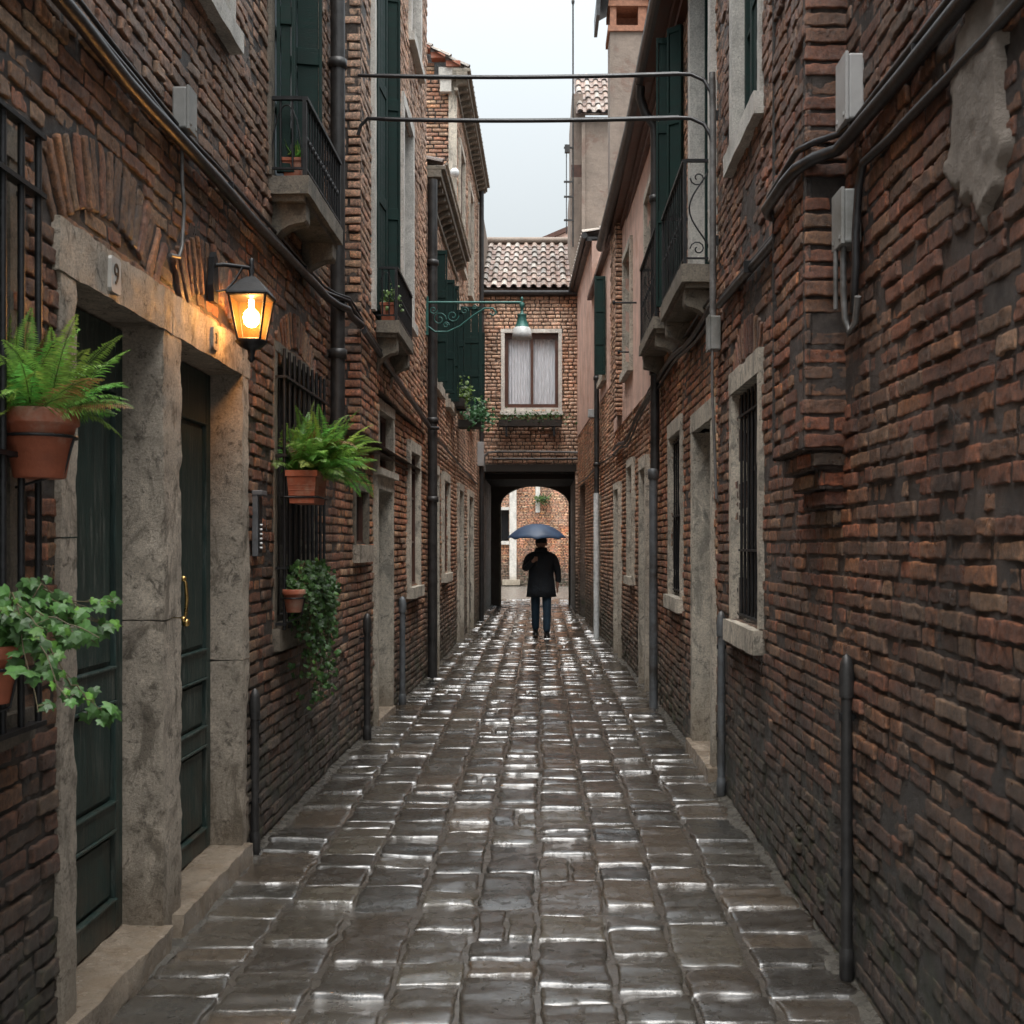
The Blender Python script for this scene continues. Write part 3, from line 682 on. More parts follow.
def stone_relief(base, LU, LV):
    q = base * np.array([3.0, 11.0, 1]); r = .0068 * noise(q, 51) + .0060 * fbm(base * np.array([3.2, 6.5, 1]), 52, 2) + .0022 * noise(base * np.array([9, 26, 1]), 55)
    hx_ = np.abs(LU) / np.abs(LU).max(axis=(1, 2), keepdims=True); hy_ = np.abs(LV) / np.abs(LV).max(axis=(1, 2), keepdims=True)
    k_ = .5 + np.clip(noise(base[:, :1, :1] * 7.7, 33), -.5, .7)
    return r * (1.15 + .5 * noise(base * 2.1, 34)) - .004 * k_ * hx_ ** 5 - .009 * k_ * hy_ ** 4.5
P0 = np.stack([cu, cv, cu * 0], -1)
for (a, b, nu, nv) in ((0, 6.5, 24, 28), (6.5, 11, 14, 20), (11, 18, 8, 12), (18, 99, 6, 6)):
    m = (cv >= a) & (cv < b); n = m.sum()
    tiles(big, FG, cu[m], cv[m], hu[m], hv[m], NR.normal(0, .008, n), NR.normal(0, .0022, n) + .004 * fbm(P0[m] * .9, 2), NR.normal(0, .016, n), NR.normal(-.006, .028, n), col[m], nu, nv, .007, .03, .0012, 14, 40, stone_relief, .013, 11)
i = np.array([[-1.6, 1], [1.4, 1], [1.4, 34], [-1.6, 34]]); big.quad([(x, y, -.012) for x, y in i], (.06, .052, .042))
struct(big.build('paving', M['paving']))

# ================================================================== NEAR LEFT HOUSE
FL1 = wall_frame(-1.5, 0, -1.5, 8.6, 'L')
lamp_pos = Vector((-1.335, 5.32, 2.60))
HL1 = thing('brick_house', (-1.5, 4, 0), 'dark brick house on the left with two green doors under lintels numbered 9 and 3', 'house', 'brick houses along the alley')
def tanL(P): return np.clip((P[:, 2] - 2.7) * .42, 0, .72) + np.clip((P[:, 1] - 9) * .03, 0, .15) - .08
A36 = math.radians(36); H = math.pi / 2
holes = [(3.62, 5.82, -.1, 2.58), (2.2, 3.26, 1.15, 2.72), (6.55, 7.66, 1.12, 2.72), (6.4, 7.72, 3.64, 6.3), (4.75, 5.5, 4.1, 6.0)]
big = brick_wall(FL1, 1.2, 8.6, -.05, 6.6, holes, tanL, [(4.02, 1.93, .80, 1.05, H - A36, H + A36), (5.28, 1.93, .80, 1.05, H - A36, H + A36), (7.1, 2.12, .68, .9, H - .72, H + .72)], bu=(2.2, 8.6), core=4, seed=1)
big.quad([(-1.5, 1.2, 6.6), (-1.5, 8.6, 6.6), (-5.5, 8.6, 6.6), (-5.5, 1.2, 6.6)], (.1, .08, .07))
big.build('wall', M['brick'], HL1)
d = MB()
d.rbox(3.57, 3.69, -.03, 1.62, -.3, .012, FL1, .03, .006, 1, .06); d.rbox(3.57, 3.69, 1.625, 2.45, -.3, .014, FL1, .03, .006, 1, .06)
d.rbox(4.54, 4.77, -.03, 1.30, -.3, .012, FL1, .03, .008, 1, .08); d.rbox(4.54, 4.77, 1.305, 2.45, -.3, .014, FL1, .03, .008, 1, .08)
d.rbox(5.75, 5.87, -.03, 1.02, -.3, .012, FL1, .03, .008, 1, .08); d.rbox(5.75, 5.87, 1.025, 2.45, -.3, .014, FL1, .03, .008, 1, .08)
d.rbox(3.55, 4.645, 2.451, 2.62, -.3, .018, FL1, .03, .006, 1, .03)
d.rbox(4.655, 5.89, 2.451, 2.62, -.3, .016, FL1, .03, .006, 2, .03)
d.build('door_surround', M['stone'], HL1)
for (a, b, lab) in ((3.56, 4.55, 'broad worn doorstep at the nearer green door'), (4.66, 5.80, 'smoother doorstep at the farther green door')):
    s = MB(); s.rbox(a, b, -.03, .10, -.18, .052, FL1, .03, .008, int(a * 3), .05); tag(s.build('doorstep', M['step'], HL1), lab)
d1 = panel_door(HL1, FL1, 3.69, 4.54, .101, 2.445, -.17, [(.22, .50), (.60, 1.0), (1.12, 2.2)]); d1['label'] = 'dark green paneled door with scraped paint'
d2 = panel_door(HL1, FL1, 4.77, 5.75, .101, 2.445, -.17, [(.20, .62), (.70, .95), (1.08, 2.2)]); d2['label'] = 'dark green door with brass pull handle and knocker'
h = MB(); q = lambda u, v, n: FL1.P(u, v, n)
h.tube([q(5.12, 1.27, -.14), q(5.12, 1.27, -.085), q(5.12, 1.29, -.078), q(5.12, 1.36, -.072), q(5.12, 1.43, -.078), q(5.12, 1.45, -.085), q(5.12, 1.45, -.14)], .008, 8)
for v in (1.27, 1.45): h.lathe([(.0, -.014), (.013, -.008), (.015, 0), (.013, .008), (0, .014)], q(5.12, v, -.088), 10)
h.build('handle', M['brass'], d2)
k = MB(); k.lathe([(0, -.03), (.022, -.02), (.03, 0), (.022, .02), (0, .03)], q(5.02, 1.80, -.125), 12); k.tube([q(5.02 + .03 * math.sin(t), 1.74 - .04 * math.cos(t) , -.10) for t in np.linspace(0, 2 * math.pi, 14)], .007, 6); k.build('knocker', M['iron'], d2)
k = MB(); k.lathe([(0, -.02), (.014, -.014), (.018, 0), (.014, .014), (0, .02)], q(5.33, 1.24, -.14), 12); k.build('lock', M['brass'], d2)
for (u, v, tx, s) in ((3.99, 2.535, '9', .105), (5.22, 2.535, '3', .07)):
    p = MB(); a, b = (.045, .062) if tx == '9' else (.042, .050); p.poly([(u + a * cx_, v + b * cy_) for cx_, cy_ in ((-1, -.8), (-.8, -1), (.8, -1), (1, -.8), (1, .8), (.8, 1), (-.8, 1), (-1, .8))], .016, .030, FL1)
    po = p.build('number_plate', M['plate'] if tx == '9' else M['stone'], HL1); text_mesh(po, tx, s, FL1, u, v, .0312)
w = surround(HL1, FL1, 2.14, 3.31, 1.13, 2.78, .07, .09, .006, .2, 'stone_d', sill=.09); glazing(w, FL1, 2.21, 3.24, 1.13, 2.69, -.13, .04, 2, 3, 'brown'); grille(w, FL1, 2.2, 3.29, 1.09, 2.77, 11, .065, (0, .45, .9, 1), .010)
w = surround(HL1, FL1, 6.48, 7.72, 1.13, 2.76, .06, .06, .006, .2, 'stone_d', sill=.13); glazing(w, FL1, 6.54, 7.66, 1.13, 2.70, -.13, .04, 2, 2, 'timber'); grille(w, FL1, 6.5, 7.7, 1.12, 2.71, 10, .055, (.02, .22, .62, .9), .010)
w = surround(HL1, FL1, 4.68, 5.56, 4.08, 6.0, .09, .12, .012, .2, 'stone_w', sill=.1, near=False); glazing(w, FL1, 4.77, 5.47, 4.08, 5.9, -.12, .05, 2, 3, 'shutter')
w = surround(HL1, FL1, 6.33, 7.78, 3.64, 6.4, .07, .1, .004, .2, 'stone_d', near=False, name='balcony_door')
glazing(w, FL1, 6.45, 7.70, 3.66, 6.3, -.02, .04, 3, 6, 'shutter', 'glass_l')
shutter_leaf(w, shift_frame(FL1, 6.42, 0, .03, math.radians(80)), .10, 3.68, 6.3)
shutter_leaf(w, shift_frame(FL1, 6.95, 0, .01, math.radians(78)), .17, 3.68, 6.3)
balcony(HL1, FL1, 6.34, 7.45, 3.64, .225, .43, 14, th=.10, corb=.26)
downpipe(HL1, [(-1.43, 8.13, 6.6), (-1.43, 8.13, 5.6), (-1.43, 8.13, 2.9), (-1.43, 8.13, 2.35), (-1.46, 8.13, 2.25), (-1.55, 8.13, 2.2)], .052, 'pipe', (2.95, 5.0), 'downpipe')

# lower wall beyond the pipe, then the house with two openings
FL2o = wall_frame(-1.5, 8.6, -1.365, 13.8, 'L'); FL2 = wall_frame(-1.345, 8.6, -1.36, 13.8, 'L')
HL2 = thing('brick_house', (-1.45, 11, 0), 'tall brick house on the left between two dark downpipes, with a narrow balcony', 'house', 'brick houses along the alley')
low = [(9.18, 9.72, 1.62, 2.05), (10.2, 11.0, -.1, 2.12), (10.2, 11.0, 2.3, 2.82), (12.25, 13.0, 1.15, 2.62)]
up = [(9.2, 10.35, 3.48, 6.4), (11.2, 12.1, 3.9, 5.9), (11.9, 12.9, 6.9, 8.2)]
big = brick_wall(FL2o, 8.6, 13.8, -.05, 2.95, low, tanL, core=4, seed=2)
brick_wall(FL2, 8.6, 13.8, 2.45, 9.3, up + [(9.6, 13.8, 2.4, 2.93)], tanL, big=big, core=4, seed=3)
FE = face_frame(8.6); brick_wall(FE, -1.56, -1.34, 2.45, 9.3, (), tanL, big=big, seed=4)
big.quad([(-1.9, 8.6, 2.45), (-1.345, 8.6, 2.45), (-1.345, 13.8, 2.45), (-1.9, 13.8, 2.45)], (.1, .07, .05))
FB = face_frame(13.8)
big.build('wall', M['brick_m'], HL2)
w = surround(HL2, FL2o, 10.1, 11.08, -.03, 2.22, .1, .12, .03, .24, 'stone_l', name='door_surround'); dd = panel_door(HL2, FL2o, 10.2, 10.98, .06, 2.1, -.2, [(.25, .9), (1.05, 2.0)])
s = MB(); s.rbox(10.12, 11.06, -.03, .06, -.24, .05, FL2o, .05, .006, 3, .02); s.build('doorstep', M['step'], HL2)
w = surround(HL2, FL2o, 10.1, 11.08, 2.28, 2.90, .09, .1, .022, .24, 'stone_l', sill=.06, near=False); glazing(w, FL2o, 10.19, 10.99, 2.28, 2.8, -.06, .04, 2, 1)
w = surround(HL2, FL2o, 9.12, 9.76, 1.60, 2.1, .05, .06, .004, .2, 'stone_d', sill=.14, sillm='stone', near=False); glazing(w, FL2o, 9.17, 9.71, 1.6, 2.04, -.05, .035, 1, 1)
w = surround(HL2, FL2o, 12.16, 13.06, 1.15, 2.72, .09, .12, .02, .22, 'stone_l', sill=.12, near=False); glazing(w, FL2o, 12.25, 12.97, 1.15, 2.6, -.045, .04, 2, 3)
w = surround(HL2, FL2, 9.16, 10.42, 3.48, 6.5, .10, .12, .014, .2, 'stone_w', near=False, name='balcony_door'); glazing(w, FL2, 9.26, 10.32, 3.5, 6.4, -.03, .05, 2, 5, 'shutter', 'glass_l')
shutter_leaf(w, shift_frame(FL2, 9.36, 0, .01, math.radians(4)), .4, 3.52, 6.35); shutter_leaf(w, shift_frame(FL2, 9.95, 0, .01, math.radians(76)), .13, 3.52, 6.35)
w = surround(HL2, FL2, 11.15, 12.15, 3.9, 6.0, .10, .12, .014, .2, 'stone_w', sill=.1, near=False); glazing(w, FL2, 11.25, 12.05, 3.9, 5.9, -.1, .05, 2, 3, 'brown', 'glass_l')
w = surround(HL2, FL2, 11.85, 12.95, 6.9, 8.3, .10, .12, .014, .2, 'stone_w', sill=.1, near=False); glazing(w, FL2, 11.95, 12.85, 6.9, 8.2, -.1, .05, 2, 3)
balcony(HL2, FL2, 9.4, 10.52, 3.44, .195, .43, 14, th=.10, corb=.30)
PX = -1.295
downpipe(HL2, [(PX, 13.86, 6.0), (PX, 13.86, 4.5), (PX, 13.86, 3), (PX, 13.86, 1.5), (PX, 13.86, -.02)], .058, 'pipe', (2.15, 3.1, 5.0), 'downpipe')

# low house with bracketed eave
FL3 = wall_frame(-1.365, 13.8, -1.345, 18.5, 'L')
HL3 = thing('brick_house', (-1.36, 16, 0), 'lower brick house on the left with a bracketed stone eave and green shutters', 'house', 'brick houses along the alley')
tanF = lambda P: np.clip(.3 + (P[:, 2] - 2.5) * .16, .15, .8)
h3 = [(14.25, 14.95, -.1, 2.5), (15.95, 16.8, 1.2, 2.5), (14.6, 15.6, 3.7, 5.2), (16.6, 17.5, 3.7, 5.2)]
big = brick_wall(FL3, 13.8, 18.5, -.05, 6.15, h3, tanF, core=4, seed=5); big.build('wall', M['brick_far'], HL3)
w = surround(HL3, FL3, 14.15, 15.05, -.03, 2.62, .1, .12, .03, .22, 'stone_l', near=False, name='door_surround'); panel_door(HL3, FL3, 14.25, 14.95, .0, 2.5, -.09, [(.25, 1.0), (1.15, 2.3)])
w = surround(HL3, FL3, 15.86, 16.9, 1.2, 2.62, .09, .12, .02, .2, 'stone_l', sill=.12, near=False); glazing(w, FL3, 15.95, 16.81, 1.2, 2.5, -.04)
for a in (14.5, 16.5):
    w = surround(HL3, FL3, a, a + 1.15, 3.7, 5.3, .09, .12, .02, .2, 'stone_l', sill=.12, near=False); glazing(w, FL3, a + .09, a + 1.06, 3.7, 5.2, -.12)
    shutter_leaf(w, shift_frame(FL3, a + .02, 0, .03, math.radians(86)), .16, 3.66, 5.32); shutter_leaf(w, shift_frame(FL3, a + 1.1, 0, .03, math.radians(80)), .17, 3.66, 5.2)
def roof_tiles(fr, u0, u1, v0, v1, name, par, pitch=.22, row=.34, seed=0):
    """barrel tiles; fr: u along the eave, v up the slope, n off the roof"""
    b = Big(); n = int((u1 - u0) / pitch); rows_ = max(1, int((v1 - v0) / row))
    K = 7
    for i in range(n):
        for cov in (0, 1):
            cu_ = u0 + (i + .5 + .5 * cov) * pitch
            if cu_ + pitch / 2 > u1 + .05: continue
            for j in range(rows_):
                a, c = v0 + j * row - .04, v0 + (j + 1) * row + .03
                r0, r1 = pitch * .33, pitch * .26; du = R.uniform(-.008, .008); dn = R.uniform(-.004, .006)
                th = np.linspace(0, math.pi, K); Vv = []
                for (v, r, lift) in ((a, r0, .035), (c, r1, .008)):
                    for t in th:
                        if cov == 0: Vv.append(fr.P(cu_ + du + r * math.cos(t), v, lift + .02 + dn + r * .85 * math.sin(t)))
                        else: Vv.append(fr.P(cu_ + r * 1.15 * math.cos(t), v, lift + .015 + r * .5 - r * .6 * math.sin(t)))
                Q = np.array([[k, k + 1, K + k + 1, K + k] for k in range(K - 1)])
                tone = R.uniform(.7, 1.2); base = np.array((.34, .23, .175) if R.random() < .5 else (.50, .43, .37)) * tone if cov == 0 else np.array((.22, .13, .10)) * tone
                b.add(np.array(Vv), Q, np.tile(base, (2 * K, 1)), True)
                if j == 0 and cov == 0:
                    Ve = np.array(Vv[:K] + [fr.P(cu_ + du + (r0 - .016) * math.cos(t), a, .035 + .02 + dn + (r0 - .016) * .85 * math.sin(t)) for t in th])
                    b.add(Ve, Q, np.tile(base * .8, (2 * K, 1)), False)
    b.quad([fr.P(u0, v0, 0), fr.P(u1, v0, 0), fr.P(u1, v1, 0), fr.P(u0, v1, 0)], (.08, .05, .04))
    b.quad([fr.P(u0, v0, -.05), fr.P(u1, v0, -.05), fr.P(u1, v0, 0), fr.P(u0, v0, 0)], (.08, .05, .04))
    return b.build(name, M['tile'], par)
def eave(house, fr, u0, u1, z, proj, nbr, mat='stone_d', bmat='stone_d', brick=False, nbh=.16, roofname='roof'):
    e = MB(); e.box(u0, u1, z, z + .09, -.05, proj, fr); e.box(u0, u1, z + .09, z + .14, -.05, proj + .05, fr); e.box(u0, u1, z - .22, z - .17, -.02, .04, fr)
    eo = e.build('eave', M[mat], house, .006); bm_ = []
    for k in range(nbr):
        c = MB(); u = u0 + (u1 - u0) * (k + .5) / nbr; kf = Frame(fr.P(u - .05, 0, 0), fr.en, fr.ev, fr.eu)
        c.poly([(0, z), (proj * .86, z), (proj * .86, z - .05)] + [(proj * .8 * (1 - math.sin(t)), z - .05 - (nbh - .05) * (1 - math.cos(t)) - .01) for t in np.linspace(.15, math.pi / 2, 5)], 0, .10, kf)
        c.build('bracket', M[bmat], eo)
def slope_roof(house, fr, u0, u1, z, proj, run, rise, pitch=.22):
    L = math.hypot(run, rise); ev = (np.array((0, 0, 1.)) * rise - fr.en * run) / L; en = (np.array((0, 0, 1.)) * run + fr.en * rise) / L
    f = Frame(fr.P(0, z, proj), fr.eu, ev, en); return roof_tiles(f, u0, u1, 0, L, 'roof', house, pitch)
eave(HL3, FL3, 13.9, 18.45, 6.05, .17, 14); slope_roof(HL3, FL3, 13.95, 18.5, 6.22, .12, 2.4, .7)
g = MB(); g.tube([FL3.P(13.9, 6.21, .235), FL3.P(18.4, 6.21, .235)], .018, 8); g.build('gutter', M['stone_l'], HL3)

# tall gable house
FL4 = wall_frame(-1.345, 18.5, -1.30, 24.3, 'L'); FG4 = face_frame(18.5)
HL4 = thing('brick_house', (-1.33, 21, 0), 'tallest house on the left, with a brick gable end and wide open green shutters', 'house', 'brick houses along the alley')
h4 = [(18.75, 19.6, -.1, 2.5), (21, 22.2, -.1, 2.5), (18.9, 20.0, 3.9, 5.45), (21.2, 22.2, 3.9, 5.45), (19.0, 19.9, 6.3, 8.2), (21.3, 22.2, 6.3, 8.2)]
tan4 = lambda P: P[:, 0] * 0 + .75
big = brick_wall(FL4, 18.5, 24.3, -.05, 9.1, h4, tan4, seed=6, core=5)
brick_wall(FG4, -3.6, -1.345, 5.4, 9.1, (), lambda P: .3 + P[:, 0] * 0, big=big, seed=7)
brick_wall(FG4, -3.6, -1.70, 9.1, 9.35, (), lambda P: .3 + P[:, 0] * 0, big=big, seed=7); brick_wall(FG4, -3.6, -2.2, 9.35, 9.6, (), lambda P: .3 + P[:, 0] * 0, big=big, seed=7)
big.build('wall', M['brick_far'], HL4)
qn = MB(); qn.box(-1.47, -1.335, 5.5, 9.05, 0, .02, FG4); qn.build('corner_stone', M['stone_l'], HL4)
for (a, b, c, d_) in h4:
    nm = 'door_surround' if c < 0 else 'window'
    w = surround(HL4, FL4, a - .09, b + .09, max(c, -.03), d_ + .11, .09, .11, .02, .2, 'stone_l', near=False, sill=None if c < 0 else .1, name=nm)
    if c < 0: panel_door(HL4, FL4, a, b, 0, d_, -.06, [(.25, 1.0), (1.15, 2.3)])
    else:
        glazing(w, FL4, a, b, c, d_, -.04)
        if c < 5: shutter_leaf(w, shift_frame(FL4, a - .05, 0, .03, math.radians(88)), .36 if a < 20 else .28, c - .05, d_ + .06)
eave(HL4, FL4, 18.3, 24.3, 9.05, .19, 20, nbh=.12); slope_roof(HL4, FL4, 18.3, 24.4, 9.2, .14, 2.6, 1.45)
co = MB(); co.box(-1.62, -1.16, 9.06, 9.24, -.0, .12, FG4); co.box(-1.6, -1.42, 8.86, 9.06, -.0, .10, FG4); co.build('corner_block', M['stone_w'], HL4)
vg = MB()
for k in range(9): vg.box(-1.5 - k * .24, -1.27 - k * .24, 9.24 + .134 * k, 9.33 + .134 * k, -.02, .16, FG4)
vg.build('verge_tile', M['terra'], HL4)
downpipe(HL4, [(-1.225, 24.1, 9.0), (-1.225, 24.1, 7), (-1.225, 24.1, 3.3), (-1.225, 24.1, -.02)], .05, 'pipe', (3.4, 6.5))
# link wall between the gable house and the end house
FL5 = wall_frame(-1.30, 24.3, -1.32, 26.7, 'L')
HL5 = thing('brick_wall', (-1.31, 25.5, 0), 'short stretch of brick wall joining the left row to the end house', 'wall')
brick_wall(FL5, 24.3, 26.7, -.05, 7.4, (), tanF, seed=8, core=2).build('wall', M['brick_far'], HL5)

# ================================================================== RIGHT SIDE
FR1 = wall_frame(1.14, 3, 1.188, 7.6 + .2, 'R')
HR1 = thing('brick_house', (1.15, 5, 0), 'near brick house on the right with a corbelled brick chimney breast', 'house', 'brick houses along the alley')
tanR = lambda P: np.clip((P[:, 2] - 2.9) * .42, 0, .68) - .08
holesR = [(6.1, 6.96, 1.15, 2.52), (6.1, 6.95, 4.0, 6.0)]
big = brick_wall(FR1, 1.2, 7.7, -.05, 6.4, holesR, tanR, [(6.53, 1.95, .72, .95, H - .62, H + .62)], bu=(2.2, 7.7), core=4, seed=11)
# chimney breast: street face, camera face, stepped corbel at its foot
F_s = wall_frame(1.003, 4.35, 1.009, 4.95, 'R'); F_c = Frame((0, 4.35, 0), (1, 0, 0), (0, 0, 1), (0, -1, 0))
brick_wall(F_s, 4.35, 4.95, 1.96, 6.8, (), tanR, big=big, seed=12); brick_wall(F_c, 1.0, 1.165, 1.96, 6.8, (), lambda P: P[:, 0] * 0 + .0, big=big, seed=13)
big.quad([(1.0, 4.95, 1.96), (1.3, 4.95, 1.96), (1.3, 4.95, 6.8), (1.0, 4.95, 6.8)], MORTAR); big.quad([(1.0, 4.34, 1.97), (1.3, 4.34, 1.97), (1.3, 4.96, 1.97), (1.0, 4.96, 1.97)], MORTAR)
for k in range(4):
    z1 = 1.96 - .0725 * k; x = 1.035 + .03 * k; a, b = 4.37 + .012 * k, 4.93 - .07 * k
    Fk = wall_frame(x, 4.3, x, 5.0, 'R'); Fc = Frame((0, a, 0), (1, 0, 0), (0, 0, 1), (0, -1, 0))
    brick_wall(Fk, a, b, z1 - .0725, z1, (), tanR, big=big, seed=14 + k, course=.068); brick_wall(Fc, x, 1.18, z1 - .0725, z1, (), tanR, big=big, seed=18 + k, course=.068)
    big.quad([(x, a, z1 - .0724), (1.3, a, z1 - .0724), (1.3, b, z1 - .0724), (x, b, z1 - .0724)], MORTAR)
big.build('wall', M['brick_r'], HR1)
w = surround(HR1, FR1, 6.03, 7.05, 1.15, 2.64, .06, .13, .022, .14, 'stone_l', sill=.13, sillm='stone_l', wfar=.09, amp=.003); glazing(w, FR1, 6.09, 6.96, 1.15, 2.51, -.11, .04, 2, 3, 'timber'); grille(w, FR1, 6.16, 6.9, 1.17, 2.5, 7, -.03, (.01, .3, .9), .009, ret=False)
w = surround(HR1, FR1, 6.03, 7.06, 3.98, 6.1, .07, .12, .02, .12, 'stone_w', sill=.12, wfar=.12, amp=.003); glazing(w, FR1, 6.10, 6.94, 3.98, 5.98, -.08, .05, 2, 3, 'shutter'); shutter_leaf(w, shift_frame(FR1, 6.12, 0, -.035, 0), .4, 4.02, 5.95)
pp = Big(); nu, nv = 46, 70
U, V = np.meshgrid(np.linspace(2.6, 3.3, nu), np.linspace(2.2, 3.2, nv), indexing='ij'); base = FR1.P(U, V, U * 0)
msk = .36 - np.hypot((U - 2.98) / .20, (V - 2.74) / .33) ** 2 * .36 + .34 * fbm(base * 6.5, 61); P = FR1.P(U, V, -.012 + .030 * np.clip(msk * 14, 0, 1) + .012 * fbm(base * 11, 62)).reshape(-1, 3)
i, j = np.meshgrid(np.arange(nu - 1), np.arange(nv - 1), indexing='ij'); Q = np.stack([i * nv + j, (i + 1) * nv + j, (i + 1) * nv + j + 1, i * nv + j + 1], -1).reshape(-1, 4)
keep = (msk[:-1, :-1].reshape(-1) > -.06); pp.add(P, Q[keep][:, ::-1], np.ones((len(P), 3)) * .2); pp.build('render_patch', M['plaster_patch'], HR1)

FR2 = wall_frame(1.188, 7.7, 1.205, 12.7, 'R'); FR2b = wall_frame(1.205, 12.7, 1.13, 17.5, 'R')
HR2 = thing('brick_house', (1.19, 11, 0), 'long house on the right with two iron balconies, brick below and pink plaster above', 'house', 'brick houses along the alley')
hr2 = [(7.88, 8.82, -.1, 2.46), (9.68, 10.55, 1.15, 2.58), (7.86, 8.86, 3.52, 6.0), (9.95, 10.9, 3.56, 6.0)]
big = brick_wall(FR2, 7.7, 12.7, -.05, 3.3, hr2, tanR, seed=21, core=4); brick_wall(FR2, 7.7, 11.3, 3.3, 6.1, hr2, tanR, big=big, seed=22, core=4)
hb = [(12.72, 13.3, -.1, 2.45), (14.4, 15.0, 1.2, 2.6), (16.3, 17.0, -.1, 2.4)]
brick_wall(FR2b, 12.7, 17.5, -.05, 3.3, hb, lambda P: .15 + 0 * P[:, 0], big=big, seed=23, core=4)
Fk = wall_frame(1.05, 16, 1.03, 16.9, 'R'); brick_wall(Fk, 16, 16.9, 3.4, 6.1, (), tanF, big=big, seed=24); brick_wall(face_frame(16.0), 1.05, 1.26, 3.4, 6.1, (), tanF, big=big, seed=25)
big.build('wall', M['brick_m'], HR2)
def plain(house, fr, u0, u1, v0, v1, mat, out=.0, holes=(), core=.3, name='plaster_wall'):
    mb = MB(); us = sorted({u0, u1} | {h_[i] for h_ in holes for i in (0, 1)}); vs = sorted({v0, v1} | {h_[i] for h_ in holes for i in (2, 3)})
    for a, b in zip(us[:-1], us[1:]):
        for c, d_ in zip(vs[:-1], vs[1:]):
            if any(h_[0] < (a + b) / 2 < h_[1] and h_[2] < (c + d_) / 2 < h_[3] for h_ in holes): continue
            mb.box(a, b, c, d_, out - core, out, fr)
    return mb.build(name, M[mat], house)
hp = [(12.0, 12.8, 3.9, 5.4), (14.55, 15.5, 3.9, 5.4)]
plain(HR2, FR2, 11.3, 12.7, 3.3, 6.1, 'plaster_pink', .008, [(12.0, 12.7, 3.9, 5.4)]); plain(HR2, FR2b, 12.7, 17.5, 3.3, 6.1, 'plaster_pink', .008, [(12.7, 12.8, 3.9, 5.4), hp[1]])
cr = MB(); cr.box(11.3, 17.5, 2, 2.3, -4, -.32, Frame(FR2.P(0, 0, 0), FR2.eu, FR2.ev, FR2.en)); cr.box(11.3, 17.5, 3.3, 6.1, -4, -.42, FR2); cr.build('back_wall', M['plaster_dark'], HR2)
w = surround(HR2, FR2, 7.76, 8.92, -.03, 2.60, .11, .14, .025, .18, 'stone_l', name='door_surround', amp=.003); panel_door(HR2, FR2, 7.87, 8.81, .1, 2.46, -.15, [(.3, 1.0), (1.15, 2.3)])
s = MB(); s.rbox(7.72, 8.95, -.03, .10, -.2, .06, FR2, .04, .006, 3, .03); s.build('doorstep', M['step'], HR2)
w = surround(HR2, FR2, 9.60, 10.64, 1.15, 2.70, .09, .13, .02, .14, 'stone_l', sill=.12, amp=.003); glazing(w, FR2, 9.69, 10.55, 1.15, 2.57, -.1, .04, 2, 3, 'timber'); grille(w, FR2, 9.75, 10.5, 1.17, 2.55, 6, -.03, (.02, .5, .98), .008, ret=False)
w = surround(HR2, FR2, 7.76, 8.98, 3.54, 6.05, .13, .1, .02, .14, 'stone_w', name='balcony_door', amp=.002, near=False); glazing(w, FR2, 7.89, 8.85, 3.54, 5.95, -.1, .05, 2, 4, 'shutter')
w = surround(HR2, FR2, 9.9, 11.0, 3.58, 6.05, .10, .1, .02, .14, 'stone_w', name='balcony_door', near=False); glazing(w, FR2, 10.0, 10.9, 3.58, 5.95, -.1, .05, 2, 4, 'shutter')
shutter_leaf(w, shift_frame(FR2, 9.75, 0, .02, math.radians(84)), .19, 3.62, 5.9); shutter_leaf(w, shift_frame(FR2, 9.5, 0, .02, math.radians(50)), .14, 3.62, 5.9)
balcony(HR2, FR2, 7.85, 9.3, 3.52, .222, .71, 12, 'stone_d', True, .12, .3)
balcony(HR2, FR2, 9.85, 11.35, 3.56, .225, .75, 12, 'stone_d', True, .10, .28)
for (a, b, c, d_) in hp:
    fr_ = FR2 if a < 12.5 else FR2b
    w = surround(HR2, fr_, a - .08, b + .08, c, d_ + .1, .08, .1, .03, .2, 'stone_l', near=False, sill=.1); glazing(w, fr_, a, b, c, d_, -.1)
w = surround(HR2, FR2b, 12.64, 13.4, -.03, 2.6, .11, .14, .03, .2, 'stone_l', name='door_surround', near=False); panel_door(HR2, FR2b, 12.75, 13.29, .0, 2.46, -.15, [(.3, 1.0), (1.15, 2.3)])
w = surround(HR2, FR2b, 14.32, 15.08, 1.2, 2.7, .08, .1, .02, .2, 'stone_l', sill=.1, near=False); glazing(w, FR2b, 14.4, 15.0, 1.2, 2.6, -.12)
w = surround(HR2, FR2b, 16.2, 17.1, -.03, 2.5, .1, .1, .03, .2, 'stone_l', name='door_surround', near=False); panel_door(HR2, FR2b, 16.3, 17.0, .0, 2.4, -.15, [(.3, 1.0), (1.15, 2.3)])
# eave with hanging gutter
e = MB(); e.box(7.5, 17.5, 6.08, 6.14, -.1, .2, FR2); e.box(7.5, 17.4, 5.93, 6.0, -.02, .06, FR2); e.box(7.5, 17.45, 6.0, 6.08, -.02, .10, FR2); e.build('eave', M['brown'], HR2)
g = MB(); th = [math.pi + math.pi * k / 8 for k in range(9)]; gx = .135; sec = [(.985 + .075 * math.cos(t), 6.17 + .085 * math.sin(t)) for t in th] + [(.985 + .066 * math.cos(t), 6.17 + .076 * math.sin(t)) for t in reversed(th)]
ends = []
for Y, dx in ((7.0, .0), (12.7, .012), (17.6, -.055)): ends.append([(x + dx, Y, z) for x, z in sec])
k_ = len(sec); g.add([p for e_ in ends for p in e_], [(s_ * k_ + i, s_ * k_ + (i + 1) % k_, (s_ + 1) * k_ + (i + 1) % k_, (s_ + 1) * k_ + i) for s_ in range(2) for i in range(k_)] + [list(range(k_)), list(range(2 * k_, 3 * k_))])
